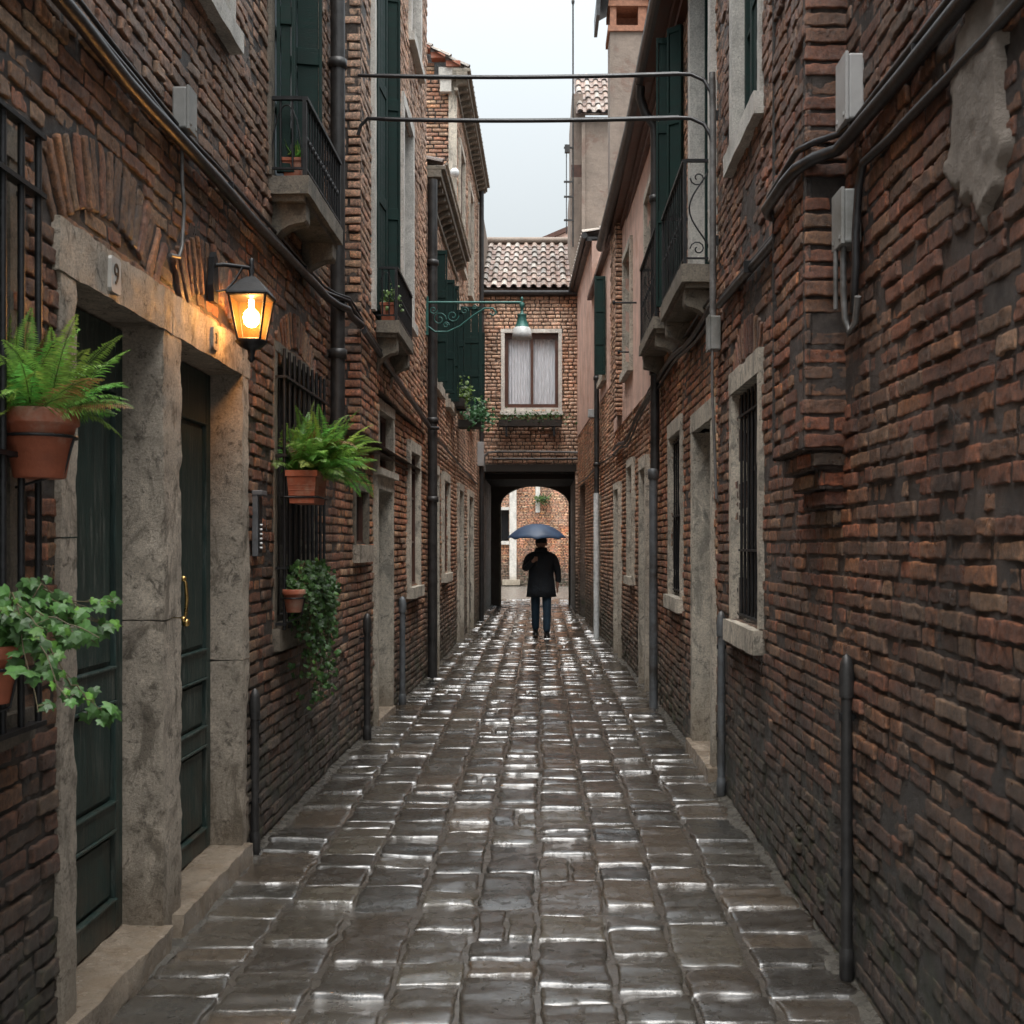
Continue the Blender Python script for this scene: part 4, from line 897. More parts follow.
g.build('gutter', M['zinc'], HR2)
rd = MB()
for (Y, z, x) in ((14.0, 4.55, .9), (14.6, 4.05, 1.0)): rd = MB(); rd.tube([(1.22, Y, z), (x, Y, z)], .012, 6); rd.lathe([(0, -.03), (.016, -.02), (.016, .02), (0, .03)], (x, Y, z), 6); rd.build('iron_tie', M['iron'], HR2)
slope_roof(HR2, FR2, 7.2, 17.5, 6.22, .16, 2.0, .5, .23)
downpipe(HR2, [(.985, 11.25, 6.1), (.985, 11.3, 6.0), (1.03, 11.3, 5.85), (1.12, 11.3, 5.72), (1.13, 11.3, 5.6), (1.13, 11.3, 4), (1.13, 11.3, 2.3)], .045, 'pipe', (3.3, 5.0))
dp = MB(); dp.tube([(1.115, 11.3, 2.30), (1.115, 11.3, 1.2), (1.115, 11.3, -.02)], .042, 12); dp.lathe([(.045, 0), (.056, .01), (.056, .1), (.045, .11)], (1.115, 11.3, 2.24), 12); dp.build('downpipe', M['pipe_g'], HR2)['label'] = 'grey lower length of the downpipe'

FR3 = wall_frame(1.13, 17.5, .87, 26.7, 'R')
HR3 = thing('brick_house', (1.0, 22, 0), 'far right house beside the archway, peach plaster above brick, one green shutter', 'house', 'brick houses along the alley')
h6 = [(24.1, 26.0, -.1, 2.9), (18.9, 19.8, 4.4, 5.9), (20.3, 21.0, -.1, 2.4)]
big = brick_wall(FR3, 17.5, 26.7, -.05, 4.1, h6, lambda P: .2 + 0 * P[:, 0], seed=31, core=4); big.build('wall', M['brick_far'], HR3)
plain(HR3, FR3, 17.5, 22, 4.1, 6.3, 'plaster_pink', .008, [(18.9, 19.8, 4.4, 5.9)]); plain(HR3, FR3, 22, 26.7, 4.1, 7.45, 'plaster_pink', .008)
cr = MB(); cr.box(17.5, 26.7, 4.1, 6.3, -4, -.32, FR3); cr.box(22, 26.7, 6.3, 7.45, -4, -.3, FR3); cr.build('back_wall', M['plaster_dark'], HR3)
w = surround(HR3, FR3, 18.82, 19.88, 4.4, 6.0, .08, .1, .03, .2, 'stone_l', near=False, sill=.1); glazing(w, FR3, 18.9, 19.8, 4.4, 5.9, -.1); shutter_leaf(w, shift_frame(FR3, 18.75, 0, .03, math.radians(84)), .17, 4.38, 5.98)
w = surround(HR3, FR3, 20.2, 21.1, -.03, 2.5, .1, .1, .03, .2, 'stone_l', name='door_surround', near=False); panel_door(HR3, FR3, 20.3, 21.0, .0, 2.4, -.15, [(.3, 1.0), (1.15, 2.3)])
e = MB(); e.box(22, 26.6, 7.42, 7.5, -.1, .12, FR3); e.tube([FR3.P(21.9, 7.5, .16), FR3.P(26.5, 7.5, .16)], .06, 10); e.build('eave', M['zinc'], HR3)
e = MB(); e.box(17.5, 22, 6.28, 6.36, -3, .1, FR3); e.build('roof', M['brown'], HR3)
slope_roof(HR3, FR3, 22, 26.7, 7.55, .14, 2.2, .5, .23)
downpipe(HR3, [(.985, 20.0, 6.3), (.985, 20.0, 3), (.985, 20.0, 1.6)], .045, 'pipe', (3.0, 4.5)); dp = MB(); dp.tube([(.98, 20.0, 1.6 + .9), (.98, 20.0, -.02)], .05, 10); dp.build('downpipe', M['enamel'], HR3)['label'] = 'white lower length of the downpipe'

# ================================================================== END HOUSE over the archway
FEh = face_frame(26.7); s_ = F / 26.7
HE = thing('arch_house', (-.2, 27, 0), 'brick house closing the alley above the dark passage with a white framed window', 'house')
hE = [(-1.30, .82, -.1, 3.3), (-.82, .43, 4.78, 6.52)]
big = brick_wall(FEh, -1.36, 1.0, -.05, 7.45, hE, lambda P: .70 + .5 * fbm(P * 1.5, 66), seed=41, course=.085, rough=1.7)
V = MB(); V.box(-1.36, 1.0, 3.32, 7.45, -4.4, -.34, FEh); V.box(-1.7, -1.31, -.05, 3.4, -4.4, -.02, FEh); V.box(.82, 1.3, -.05, 3.4, -4.4, -.02, FEh)
V_ = np.array(V.v); big.add(V_, np.array(V.f), np.tile(np.array((.10, .075, .06)), (len(V_), 1)), False)
big.build('wall', M['brick_far'], HE)
b = MB(); b.box(-1.32, .84, 3.3, 3.48, -.3, .02, FEh); b.build('beam', M['timber'], HE, .01)
for k in range(7):
    b = MB(); b.box(-1.3, .82, 3.16, 3.3, -.75 - .5 * k, -.62 - .5 * k, FEh); b.build('ceiling_joist', M['timber'], HE)
# inner arch
ar = MB(); fa = face_frame(30.9); cxm = (-1.05 + .78) / 2; rw = (.78 + 1.05) / 2
arc = [(cxm + rw * math.cos(t), 2.66 + .52 * math.sin(t)) for t in np.linspace(0, math.pi, 17)]
ar.box(-1.31, -1.05, -.05, 2.66, -.25, .0, fa); ar.box(.78, .82, -.05, 2.66, -.25, .0, fa)
for (a, b_) in zip(arc[:-1], arc[1:]): ar.poly([b_, a, (a[0], 3.32), (b_[0], 3.32)], -.25, 0, fa)
ar.box(-1.31, -1.05, 2.66, 3.32, -.25, 0, fa); ar.box(.78, .82, 2.66, 3.32, -.25, 0, fa)
ar.build('inner_arch', M['plaster_dark'], HE)
for (x0, x1) in ((-1.10, -1.045), (.765, .80)):
    b = MB(); b.box(x0, x1, 0, 2.7, .0, .06, fa); b.build('arch_jamb', M['stone_d'], HE)
w = surround(HE, FEh, -.905, .51, 4.70, 6.61, .085, .09, .03, .2, 'stone_w', near=False); 
sl = MB(); sl.box(-.93, .535, 4.62, 4.70, -.1, .06, FEh); sl.box(-.82, .43, 4.699, 4.79, -.2, .0, FEh); sl.build('sill', M['stone_w'], w)
ct = MB(); ng = 30
for (a, b_) in ((-.74, -.2), (-.17, .36)):
    for k in range(ng):
        x0, x1 = a + (b_ - a) * k / ng, a + (b_ - a) * (k + 1) / ng; f_ = lambda x: -.16 + .012 * math.sin(x * 95) + .005 * math.sin(x * 37)
        ct.add([FEh.P(x0, 4.84, f_(x0)), FEh.P(x1, 4.84, f_(x1)), FEh.P(x1, 6.5, f_(x1)), FEh.P(x0, 6.5, f_(x0))], [(0, 1, 2, 3)], True)
ct.build('curtain', M['curtain'], w)
f = MB()
for (a, b_) in ((-.82, -.735), (-.215, -.155), (.35, .43)): f.box(a, b_, 4.79, 6.52, -.12, -.06, FEh)
f.box(-.735, .35, 4.79, 4.88, -.119, -.061, FEh); f.box(-.735, .35, 6.40, 6.52, -.119, -.061, FEh); f.build('sash', M['brown'], w)
gr = MB(); gr.tube([(-1.4, 26.58, 7.44), (.85, 26.58, 7.44)], .06, 10); gr.box(-1.36, .9, 7.38, 7.46, -.1, .1, FEh); gr.build('gutter', M['zinc'], HE)
L = math.hypot(4.6, 2.25); fr_ = Frame((0, 26.55, 7.52), (1, 0, 0), (0, 4.6 / L, 2.25 / L), (0, -2.25 / L, 4.6 / L)); roof_tiles(fr_, -1.42, .86, 0, L, 'roof', HE, .232, .60)
rdg = MB(); rdg.tube([(-1.45, 31.0, 9.80), (.9, 31.0, 9.80)], .10, 8); rdg.box(-1.4, .9, 31.0, 31.3, 3.3, 9.75); rdg.build('ridge', M['plaster_beige'], HE)
pw = MB(); pw.box(-1.62, -1.36, 26.6, 31.1, 7.3, 9.5); pw.build('parapet', M['plaster_beige'], HE)

# courtyard building behind the archway
HB = thing('courtyard_house', (0, 46, 0), 'orange brick house across the courtyard seen through the arch, white pilaster and window', 'house')
FBk = face_frame(46); big = brick_wall(FBk, -7, 7, -.05, 9, [(-1.75, -1.25, 1.75, 3.0)], lambda P: .05 + .25 * (P[:, 2] > 2.4), seed=51, core=3, bu=(-2.5, 2.2)); big.build('wall', M['brick_far'], HB)
b = MB(); b.box(-1.22, -.94, 0, 5, 0, .06, FBk); b.box(-.0, .22 - .4, 2.9, 5, 0, .04, FBk); b.build('pilaster', M['stone_w'], HB)
b = MB(); b.box(-1.9, -1.24, 1.62, 1.76, -.05, .08, FBk); b.box(-1.9, -1.75, 1.76, 3.0, -.05, .05, FBk); b.box(-1.9, -1.24, 3.0, 3.12, -.05, .06, FBk); b.build('window', M['stone_w'], HB)
b = MB(); b.box(-1.75, -1.25, 1.76, 3.0, -.2, -.16, FBk); b.build('pane', M['glass'], HB)
b = MB(); b.box(-1.5, -.8, 0, .22, 0, .25, FBk); b.build('plinth', M['stone_l'], HB)
gb = MB(); gb.poly([(-1.2, 8.9), (3.0, 8.9), (3.0, 14.9), (1.2, 14.3), (-.1, 13.75), (-1.2, 13.3)], -2, -.5, FBk); gb.build('gable', M['plaster_pink'], HB)
gb = MB(); gb.poly([(-1.3, 13.26), (-.1, 13.76), (1.2, 14.31), (3.0, 14.91), (3.0, 15.1), (1.2, 14.5), (-.1, 13.95), (-1.3, 13.45)], -2.1, -.4, FBk); gb.build('roof', M['brown'], HB)
pl = thing('wall_plant', (.1, 45.8, 3.2), 'green plant on the courtyard wall just under the arch', 'plant'); bush(pl, (.1, 45.8, 3.45), .3, .2, .2, 130, .09, 4, (.06, .12, .03))
cw = thing('courtyard_wall', (0, 40, 0), 'side wall of the courtyard beyond the arch', 'wall')
cb = MB(); cb.box(-6.5, -6.2, 31.3, 46, -.05, 4); cb.build('wall', M['plaster_beige'], cw)

# roofscape behind: plastered tower, chimney, mast
T = thing('roof_tower', (1.3, 28.5, 7), 'beige plastered tower with small tiled roof above the right roofline', 'tower')
t = MB(); t.box(.72, 1.02, 27.2, 30, 7, 10.3); t.box(.76, 1.02, 27.25, 30, 10.5, 12.3); t.box(1.02, 2.0, 27.0, 30, 7, 11.65); t.box(.98, 1.06, 26.95, 27.05, 7, 11.7); t.build('wall', M['plaster_beige'], T)
t = MB(); t.box(.74, 1.0, 27.22, 27.5, 10.25, 10.6); t.build('vent_opening', M['brown'], T)
L = math.hypot(2.0, 1.7); roof_tiles(Frame((0, 26.85, 11.68), (1, 0, 0), (0, 2.0 / L, 1.7 / L), (0, -1.7 / L, 2.0 / L)), .84, 2.0, 0, L, 'roof', T, .21, .42)
C = thing('chimney', (1.5, 20.7, 6), 'tall plastered chimney with brick top above the right gutter', 'chimney')
c = MB(); c.box(1.25, 1.9, 20.5, 21.2, 6, 10.75); c.build('shaft', M['plaster_beige'], C)
c = MB(); c.box(1.21, 1.94, 20.46, 21.24, 10.75, 10.85); c.box(1.25, 1.36, 20.5, 21.2, 10.85, 11.2); c.box(1.75, 1.9, 20.5, 21.2, 10.85, 11.2); c.box(1.22, 1.93, 20.47, 21.23, 11.2, 11.3); c.box(1.36, 1.75, 20.95, 21.19, 10.85, 11.2); c.build('crown', M['crown'], C)
c = MB(); c.poly([(1.0, 11.3), (1.0, 11.0), (1.06, 11.0), (1.08, 11.3), (1.55, 11.55), (2.0, 11.3), (2.1, 11.3), (1.55, 11.65)], -.8, .1, face_frame(20.5)); c.build('cowl', M['zinc'], C)
A = thing('antenna_mast', (.8, 27.1, 9), 'thin steel aerial mast rising beside the plastered tower', 'antenna')
a = MB(); a.tube([(.775, 27.0, 8.6), (.775, 27.0, 14.4)], .022, 6); a.lathe([(.03, 0), (.04, .05), (.03, .12), (0, .13)], (.775, 27.0, 14.3), 8); a.build('mast', M['pipe'], A)
a = MB(); a.tube([(.62, 26.98, 8.9), (.62, 26.98, 11.0)], .012, 5)
for z in (9.2, 9.75, 10.1, 10.9): a.box(.56, .78, 26.96, 27.0, z, z + .04)
a.box(.58, .70, 26.93, 27.03, 10.8, 10.98); a.build('aerial', M['pipe'], A)
# ================================================================== LAMPS
def wall_lantern():
    L = thing('wall_lantern', (-1.5, 5.3, 2.75), 'black wall lantern glowing amber above the door numbered 3', 'lantern')
    x, y, z = lamp_pos
    b = MB(); b.poly([(y - .10 - .035, z + .10), (y - .10 + .035, z + .10), (y - .10 + .045, z + .17), (y - .10 + .03, z + .30), (y - .10, z + .33), (y - .10 - .03, z + .30), (y - .10 - .045, z + .17)], .004, .03, FL1)
    b.tube([(-1.47, y - .10, z + .27), (-1.44, y - .09, z + .275), (-1.38, y - .03, z + .28), (x, y, z + .28)], .010, 8)
    b.tube([(-1.47, y - .10, z + .15), (-1.43, y - .08, z + .16), (-1.40, y - .05, z + .21), (-1.37, y - .03, z + .275)], .006, 6)
    b.lathe([(0, .33), (.012, .32), (.010, .30), (.016, .28), (.010, .25), (.018, .23)], (x, y, z), 10); b.build('bracket', M['iron'], L)
    def ring(r, zz, n=4): return [(x + r * math.cos(math.pi / 4 + k * math.pi / 2), y + r * math.sin(math.pi / 4 + k * math.pi / 2), z + zz) for k in range(n)]
    c = MB(); rs = [ring(.128, .142), ring(.134, .150), ring(.130, .158), ring(.085, .200), ring(.05, .225), ring(.03, .238)]
    c.add([p for r in rs for p in r], [(i * 4 + k, i * 4 + (k + 1) % 4, (i + 1) * 4 + (k + 1) % 4, (i + 1) * 4 + k) for i in range(5) for k in range(4)] + [(3, 2, 1, 0), (20, 21, 22, 23)]); c.build('cap', M['iron'], L, .002)
    f = MB(); T_, B_ = ring(.118, .145), ring(.072, -.055)
    for k in range(4): f.tube([T_[k], B_[k]], .0065, 4); f.tube([B_[k], B_[(k + 1) % 4]], .006, 4); f.tube([T_[k], T_[(k + 1) % 4]], .007, 4)
    f.lathe([(.072, -.055), (.075, -.062), (.05, -.085), (.02, -.10), (.014, -.125), (.018, -.14), (.006, -.155), (0, -.157)], (x, y, z), 16); f.build('frame', M['iron'], L)
    for k in range(4):
        g = MB(); a, b_, c_, d_ = [Vector(v) for v in (T_[k], T_[(k + 1) % 4], B_[(k + 1) % 4], B_[k])]; g.add([a, b_, c_, d_], [(0, 1, 2, 3)]); g.build('glass_pane', M['lamp_glass'], L)
    bb = MB(); bb.lathe([(0, .0), (.02, .006), (.034, .024), (.038, .045), (.034, .066), (.02, .082), (.012, .09), (.011, .13)], (x, y, z + .005), 16); bo = bb.build('bulb', M['bulb'], L)
wall_lantern()
def street_lamp():
    S = thing('bracket_lamp', (-1.3, 13.75, 4.2), 'green scrolled iron bracket lamp with white shade reaching out over the alley', 'street lamp')
    y = 13.7; b = MB(); b.tube([(-1.33, y, 4.49), (-.22, y, 4.49)], .014, 8); b.box(-1.36, -1.33, y - .03, y + .03, 4.1, 4.56)
    b.tube([(-1.33, y, 4.2), (-1.25, y, 4.14), (-1.1, y, 4.14), (-.95, y, 4.21), (-.8, y, 4.33), (-.66, y, 4.42), (-.56, y, 4.42), (-.52, y, 4.37), (-.56, y, 4.33), (-.6, y, 4.36)], .012, 6)
    for (cx_, cz_, r, s) in ((-1.2, 4.29, .085, 1), (-1.04, 4.33, .075, -1), (-.9, 4.39, .05, 1), (-1.27, 4.4, .05, -1), (-1.12, 4.22, .04, 1), (-.78, 4.43, .03, 1)):
        b.tube([(cx_ + r * (1 - k / 20) * math.cos(s * k * .55), y, cz_ + r * (1 - k / 20) * math.sin(s * k * .55)) for k in range(16)], .007, 5)
    b.build('bracket', M['green_iron'], S)
    x = -.215; h = MB(); h.lathe([(0, .50), (.014, .49), (.02, .46), (.008, .44), (.03, .42), (.03, .38), (.018, .36), (.018, .30), (.06, .285), (.055, .27), (.05, .24), (.075, .16), (.09, .13)], (x, y, 4.06), 20); h.build('hood', M['green_iron'], S)
    h = MB(); h.lathe([(.085, .135), (.10, .12), (.112, .06), (.122, 0), (.118, 0), (.105, .06), (.06, .11)], (x, y, 4.06), 24); h.build('shade', M['enamel'], S)
street_lamp()
gl = thing('globe_light', (-1.365, 18.38, 7.48), 'round white globe fixed on the brick gable end', 'light'); m = MB(); m.lathe([(.0, -.07)] + [(.075 * math.cos(t), .075 * math.sin(t)) for t in np.linspace(-1.3, 1.5, 9)] + [(0, .075)], (-1.365, 18.38, 7.55), 16); m.build('globe', M['enamel'], gl); m = MB(); m.tube([(-1.365, 18.38, 7.55), (-1.365, 18.5, 7.55)], .012, 6); m.build('arm', M['iron'], gl)

# ================================================================== PIPES, BOXES, CABLES
standpipe(-1.475, 5.95, .80, .022, 'dark capped standpipe just beyond the farther green door', 'pipe')
standpipe(-1.42, 9.45, .98, .028, 'dark standpipe on the near side of the left pale stone doorway', 'pipe')
standpipe(-1.37, 11.45, 1.03, .030, 'grey standpipe on the far side of the left pale stone doorway', 'pipe_g')
standpipe(1.128, 4.23, 1.14, .022, 'nearest standpipe on the right brick wall, dark with a grey cap', 'pipe')
standpipe(1.155, 7.33, 1.12, .024, 'grey standpipe beside the near doorstep on the right', 'pipe_g')
GB = 'grey electrical boxes on the walls'
util_box('junction_box', (-1.465, 4.72, 3.295), .06, .10, .17, 'pale electrical box above the left cable run', 'box_d', group=GB)
util_box('junction_box', (1.128, 4.16, 3.12), .058, .13, .235, 'upper of two grey boxes beside the right chimney breast', 'box', group=GB)
util_box('junction_box', (1.118, 4.17, 2.68), .062, .13, .195, 'lower of two grey boxes beside the right chimney breast', 'box_d', group=GB)
util_box('junction_box', (1.14, 7.52, 2.87), .07, .12, .22, 'grey box at the foot of the vertical conduit by the near right balcony', 'box_d', group=GB)
util_box('junction_box', (-1.245, 24.0, 3.25), .13, .1, .5, 'pale box on the far left downpipe beside the archway', 'box', group=GB)
util_box('junction_box', (.93, 20.3, 3.85), .14, .12, .14, 'small white box on the far right wall under the shutter', 'box', group=GB)
ic = thing('intercom', (-1.5, 6.02, 1.55), 'narrow steel intercom panel with a column of buttons right of the farther green door', 'intercom')
m = MB(); m.box(5.985, 6.085, 1.54, 1.87, .0, .03, FL1); m.box(5.98, 6.09, 1.86, 1.885, .0, .055, FL1); m.build('case', M['pipe_g'], ic, .004)
m = MB(); m.box(6.0, 6.07, 1.56, 1.85, .03, .034, FL1); m.build('face_plate', M['iron'], ic)
for k in range(6):
    m = MB(); m.lathe([(.0, -.006), (.007, -.005), (.009, 0), (.007, .005), (0, .006)], FL1.P(6.03, 1.585 + .024 * k, .037), 10); m.build('button', M['enamel'], ic)
def cable(name, label, runs, mat='cable', cat='cable', clips=(), group=None):
    t = thing(name, runs[0][0][0], label, cat, group); c = MB()
    for pts, r in runs: c.tube(pts, r, 8)
    c.build('cable', M[mat], t)
    for p in clips: k = MB(); k.box(p[0] - .022, p[0] + .022, p[1] - .006, p[1] + .006, p[2] - .032, p[2] + .032); k.build('clip', M['iron'], t)
def along(fn, ys): return [fn(y) for y in ys]
def wob(y, s): return .008 * float(noise(np.array([y * 1.7, s * 3.1, 0]), 71))
ys = list(np.arange(2.3, 8.0, .22))
runs = [(along(lambda y: (-1.455 + wob(y, 1), y, 3.255 + .02 * math.sin(y) + wob(y, 2)), ys) + [(-1.41, 8.0, 3.27), (-1.36, 8.15, 3.27), (-1.37, 8.35, 3.26), (-1.33, 8.58, 3.24)], .026),
        (along(lambda y: (-1.475 + wob(y, 3), y, 3.30 + .02 * math.sin(y) + wob(y, 4)), ys) + [(-1.42, 8.0, 3.33), (-1.355, 8.15, 3.33), (-1.36, 8.35, 3.31), (-1.33, 8.55, 3.27)], .015),
        (along(lambda y: (-1.472 + wob(y, 5), y, 3.335 + .02 * math.sin(y) + 2 * wob(y, 6)), ys) + [(-1.42, 8.0, 3.35), (-1.35, 8.15, 3.35), (-1.34, 8.4, 3.33), (-1.325, 8.6, 3.28)], .009),
        (along(lambda y: (-1.315 + .0 * y, y, 3.20 - .04 * (y - 8.6)), [8.6, 8.8, 9.2, 10, 11, 12, 13, 13.7]) + [(-1.22, 13.8, 3.0)], .022),
        (along(lambda y: (-1.31, y, 3.23 - .042 * (y - 8.6) + 2 * wob(y, 9)), [8.6, 8.9, 9.4, 10.2, 11.2, 12.2, 13.0, 13.7]), .012)]
cable('cable_run', 'dark wet cable bundle clipped along the left brick wall', runs, clips=[(-1.46, 3.4, 3.28), (-1.46, 5.4, 3.27), (-1.46, 7.1, 3.29)])
runs = [(along(lambda y: (-1.30 + wob(y, 1), y, 2.95 - .01 * (y - 14)), np.arange(14, 24, .5)), .018)]
cable('cable_run', 'far cable along the left wall between the second and the last downpipe', runs)
cable('conduit', 'thin conduit dropping from the pale box over the left doors', [([(-1.475, 4.74, 3.30), (-1.475, 4.74, 3.1), (-1.47, 4.75, 3.0), (-1.475, 4.74, 2.83), (-1.478, 4.71, 2.78), (-1.485, 4.62, 2.765)], .008)], 'cable_g')
ys = list(np.arange(2.3, 4.3, .2)); X = lambda y: 1.11 + .01 * y
z_ = lambda y: 3.02 + .035 * (y - 3)
far_ys = list(np.arange(5.3, 7.6, .3))
runs = [(along(lambda y: (X(y) - .04 + wob(y, 1), y, z_(y) + wob(y, 2)), ys) + [(1.10, 4.25, 3.06), (1.03, 4.31, 3.05), (.975, 4.38, 3.03), (.965, 4.55, 3.03), (.965, 4.9, 3.03), (1.0, 5.02, 3.04), (1.12, 5.2, 3.06)] + along(lambda y: (X(y) - .03, y, 3.06 + .04 * (y - 5.3)), far_ys), .024),
        (along(lambda y: (X(y) - .03 + wob(y, 3), y, z_(y) + .055 + wob(y, 4)), ys) + [(1.11, 4.25, 3.12), (1.03, 4.31, 3.11), (.98, 4.38, 3.10), (.975, 4.55, 3.09), (.975, 4.9, 3.08), (1.02, 5.02, 3.08), (1.13, 5.2, 3.1)] + along(lambda y: (X(y) - .022, y, 3.10 + .04 * (y - 5.3)), far_ys), .013),
        (along(lambda y: (X(y) - .02 + wob(y, 5), y, z_(y) - .14 + wob(y, 6)), ys[:8]) + [(1.125, 4.0, 2.93), (1.125, 4.06, 2.86), (1.12, 4.08, 2.7), (1.12, 4.08, 2.6), (1.12, 4.10, 2.5), (1.13, 4.14, 2.44)], .015)]
cable('cable_run', 'thick dark cable bundle on the near right wall bending round the chimney breast', runs, 'cable', clips=[(1.12, 3.4, 3.05), (1.12, 6.2, 3.1)])
cable('conduit', 'grey conduits hanging below the lower box on the right wall', [([(1.10, 4.17, 2.68), (1.10, 4.17, 2.52), (1.105, 4.17, 2.42), (1.12, 4.16, 2.37), (1.13, 4.12, 2.40), (1.125, 4.07, 2.48)], .012), ([(1.08, 4.2, 2.68), (1.08, 4.2, 2.46)], .009), ([(1.115, 4.14, 3.12), (1.115, 4.10, 3.05), (1.11, 4.02, 3.07)], .010)], 'cable_g')
ys = list(np.arange(7.6, 17.3, .5)); XR = lambda y: edge_x(y, 1)
runs = [(along(lambda y: (XR(y) - .05, y, 3.17 + .012 * (y - 7.6) - (.28 if y > 12 else 0) * min(1, (y - 12) / 3) + .03 * math.sin(y * 2)), ys), .022), (along(lambda y: (XR(y) - .04, y, 3.12 + .012 * (y - 7.6) - (.30 if y > 12 else 0) * min(1, (y - 12) / 3) + .03 * math.sin(y * 2 + .6)), ys), .014), (along(lambda y: (XR(y) - .06, y, 3.24 + .0 * (y - 7.6) - (.3 if y > 12 else 0) * min(1, (y - 12) / 3)), ys), .010)]
cable('cable_run', 'cable bundle under the two right balconies', runs, 'cable')
cable('cable_run', 'thin cable along the far right wall near the archway', [(along(lambda y: (XR(y) - .03, y, 2.98 + .03 * math.sin(y)), np.arange(17.5, 26.5, .7)), .014)], 'cable')
cable('conduit', 'vertical grey conduit beside the near right balcony', [([(1.13, 7.55, 4.7), (1.135, 7.55, 4.4), (1.135, 7.55, 3.6), (1.135, 7.55, 3.05)], .022), ([(1.12, 7.48, 2.9), (1.12, 7.48, 2.6), (1.14, 7.5, 2.2), (1.15, 7.5, 1.9)], .010)], 'cable_g', clips=[(1.15, 7.55, 4.42), (1.15, 7.55, 3.6)])
def span(zl, zr, label, k):
    a = (-1.34, 8.5, zl); b = (.92, 7.62, zr); pts = sag(a, b, .018, 18) + [(1.0, 7.6, zr - .01), (1.08, 7.57, zr - .06), (1.12, 7.55, zr - .14), (1.135, 7.55, zr - .24)]
    if k: pts = [(-1.345, 8.5, zl - .12), (-1.325, 8.5, zl - .05), (-1.27, 8.49, zl)] + pts[2:]
    cable('overhead_cable', label, [(pts, .0135), ([tuple(Vector(p) + Vector((0, .01, .016))) for p in (sag(a, b, .018, 18)[1:])], .006)], 'cable', group='cables crossing the alley')
span(5.07, 4.72, 'upper of the two dark cables crossing overhead', 0); span(4.75, 4.43, 'lower of the two dark cables crossing overhead', 1)
cable('conduit', 'pale conduit bent across the wall above the archway', [([(-1.28, 26.6, 3.3), (-1.3, 26.6, 3.5), (-1.28, 26.6, 3.66), (-1.2, 26.6, 3.74), (-1.0, 26.6, 3.76), (.0, 26.6, 3.76), (.95, 26.6, 3.74)], .028), ([(-1.1, 26.62, 3.6), (.9, 26.62, 3.6)], .02)], 'cable_g')

# ================================================================== POTTED PLANTS
def pot_ring(par, c, r):
    m = MB(); m.tube([(c[0] + r * math.cos(t), c[1] + r * math.sin(t), c[2]) for t in np.linspace(0, 2 * math.pi, 25)], .005, 6, False); m.tube([(c[0] - r, c[1], c[2]), (-1.44, c[1], c[2])], .005, 5)
    m.tube([(c[0] + r, c[1], c[2]), (c[0] + r * .7, c[1], c[2] - .1), (c[0] - r * .7, c[1], c[2] - .14), (-1.44, c[1], c[2] - .14)], .004, 5); m.build('pot_holder', M['iron'], par)
p = thing('potted_fern', (-1.39, 3.2, 1.79), 'bright fern in a round terracotta pot hung at the far left window grille', 'potted plant')
round_pot(p, (-1.392, 3.2, 1.785), .104, .19); pot_ring(p, (-1.392, 3.2, 1.90), .097)
fern_mesh((-1.392, 3.2, 1.95), 62, .315, 21, (.25, -.1), 1.08, 1.1, .05, -1.47).build('foliage', M['leaf'], p)
p = thing('potted_fern', (-1.34, 6.5, 1.84), 'lush lime green fern in a rectangular terracotta trough on the barred window', 'potted plant')
trough(p, (-1.34, 6.62, 1.835), .17, .34, .185); fern_mesh((-1.33, 6.66, 2.0), 105, .46, 33, (.32, -.05), 1.05, 1.35, .08, -1.47).build('foliage', M['leaf'], p)
m = MB(); m.tube([(-1.44, 6.46, 1.87), (-1.25, 6.46, 1.87), (-1.25, 6.80, 1.87), (-1.44, 6.80, 1.87)], .006, 6); m.build('pot_holder', M['iron'], p)
p = thing('potted_ivy', (-1.40, 3.0, 1.2), 'trailing pale ivy in a pot at the lower left edge, below the hanging fern', 'potted plant')
round_pot(p, (-1.425, 2.98, 1.19), .078, .15); pot_ring(p, (-1.425, 2.98, 1.28), .074)
rr = random.Random(3); st = []
for k in range(15):
    e = (rr.uniform(-.0, .26), rr.uniform(-.15, .3), rr.uniform(-.18, .10)); st.append([(-1.41, 2.98, 1.34), (-1.41 + e[0] * .4, 2.98 + e[1] * .4, 1.42 + rr.uniform(-.02, .08)), (-1.41 + e[0], 2.98 + e[1], 1.36 + e[2])])
st.append([(-1.41, 2.98, 1.34), (-1.30, 2.98, 1.38), (-1.22, 3.0, 1.24), (-1.17, 3.02, 1.18), (-1.13, 3.03, 1.15)])
ivy(p, st, .043, 5, .017, 1.5, .032)
p = thing('potted_ivy', (-1.4, 6.55, 1.22), 'dark ivy spilling down the brick wall from a small pot on the barred window', 'potted plant')
round_pot(p, (-1.39, 6.5, 1.22), .065, .13); pot_ring(p, (-1.39, 6.5, 1.30), .06); st = []
for k in range(56):
    ye = 6.55 + rr.uniform(-.12, 1.25); d_ = rr.random(); ze = 1.38 - .80 * d_ ; ye = max(min(ye, 7.75 - .35 * d_), 6.5 + .45 * d_)
    st.append([(-1.39, 6.52, 1.34), (-1.36, 6.52 + (ye - 6.52) * .4, 1.40 + rr.uniform(0, .10)), (-1.37 + rr.uniform(-.03, .06), 6.52 + (ye - 6.52) * .85, 1.32 + rr.uniform(-.1, .05)), (-1.42 + rr.uniform(-.02, .08), ye, ze)])
ivy(p, st, .040, 6, .026, 1.0, .05)
p = thing('potted_plant', (-1.39, 6.46, 3.65), 'small brown pot with spiky leaves on the near left balcony', 'potted plant'); trough(p, (-1.385, 6.47, 3.652), .11, .12, .11, False)
fern_mesh((-1.385, 6.47, 3.76), 22, .13, 8, (0, 0), 1.1, .6, .03, -1.48).build('foliage', M['leaf'], p)
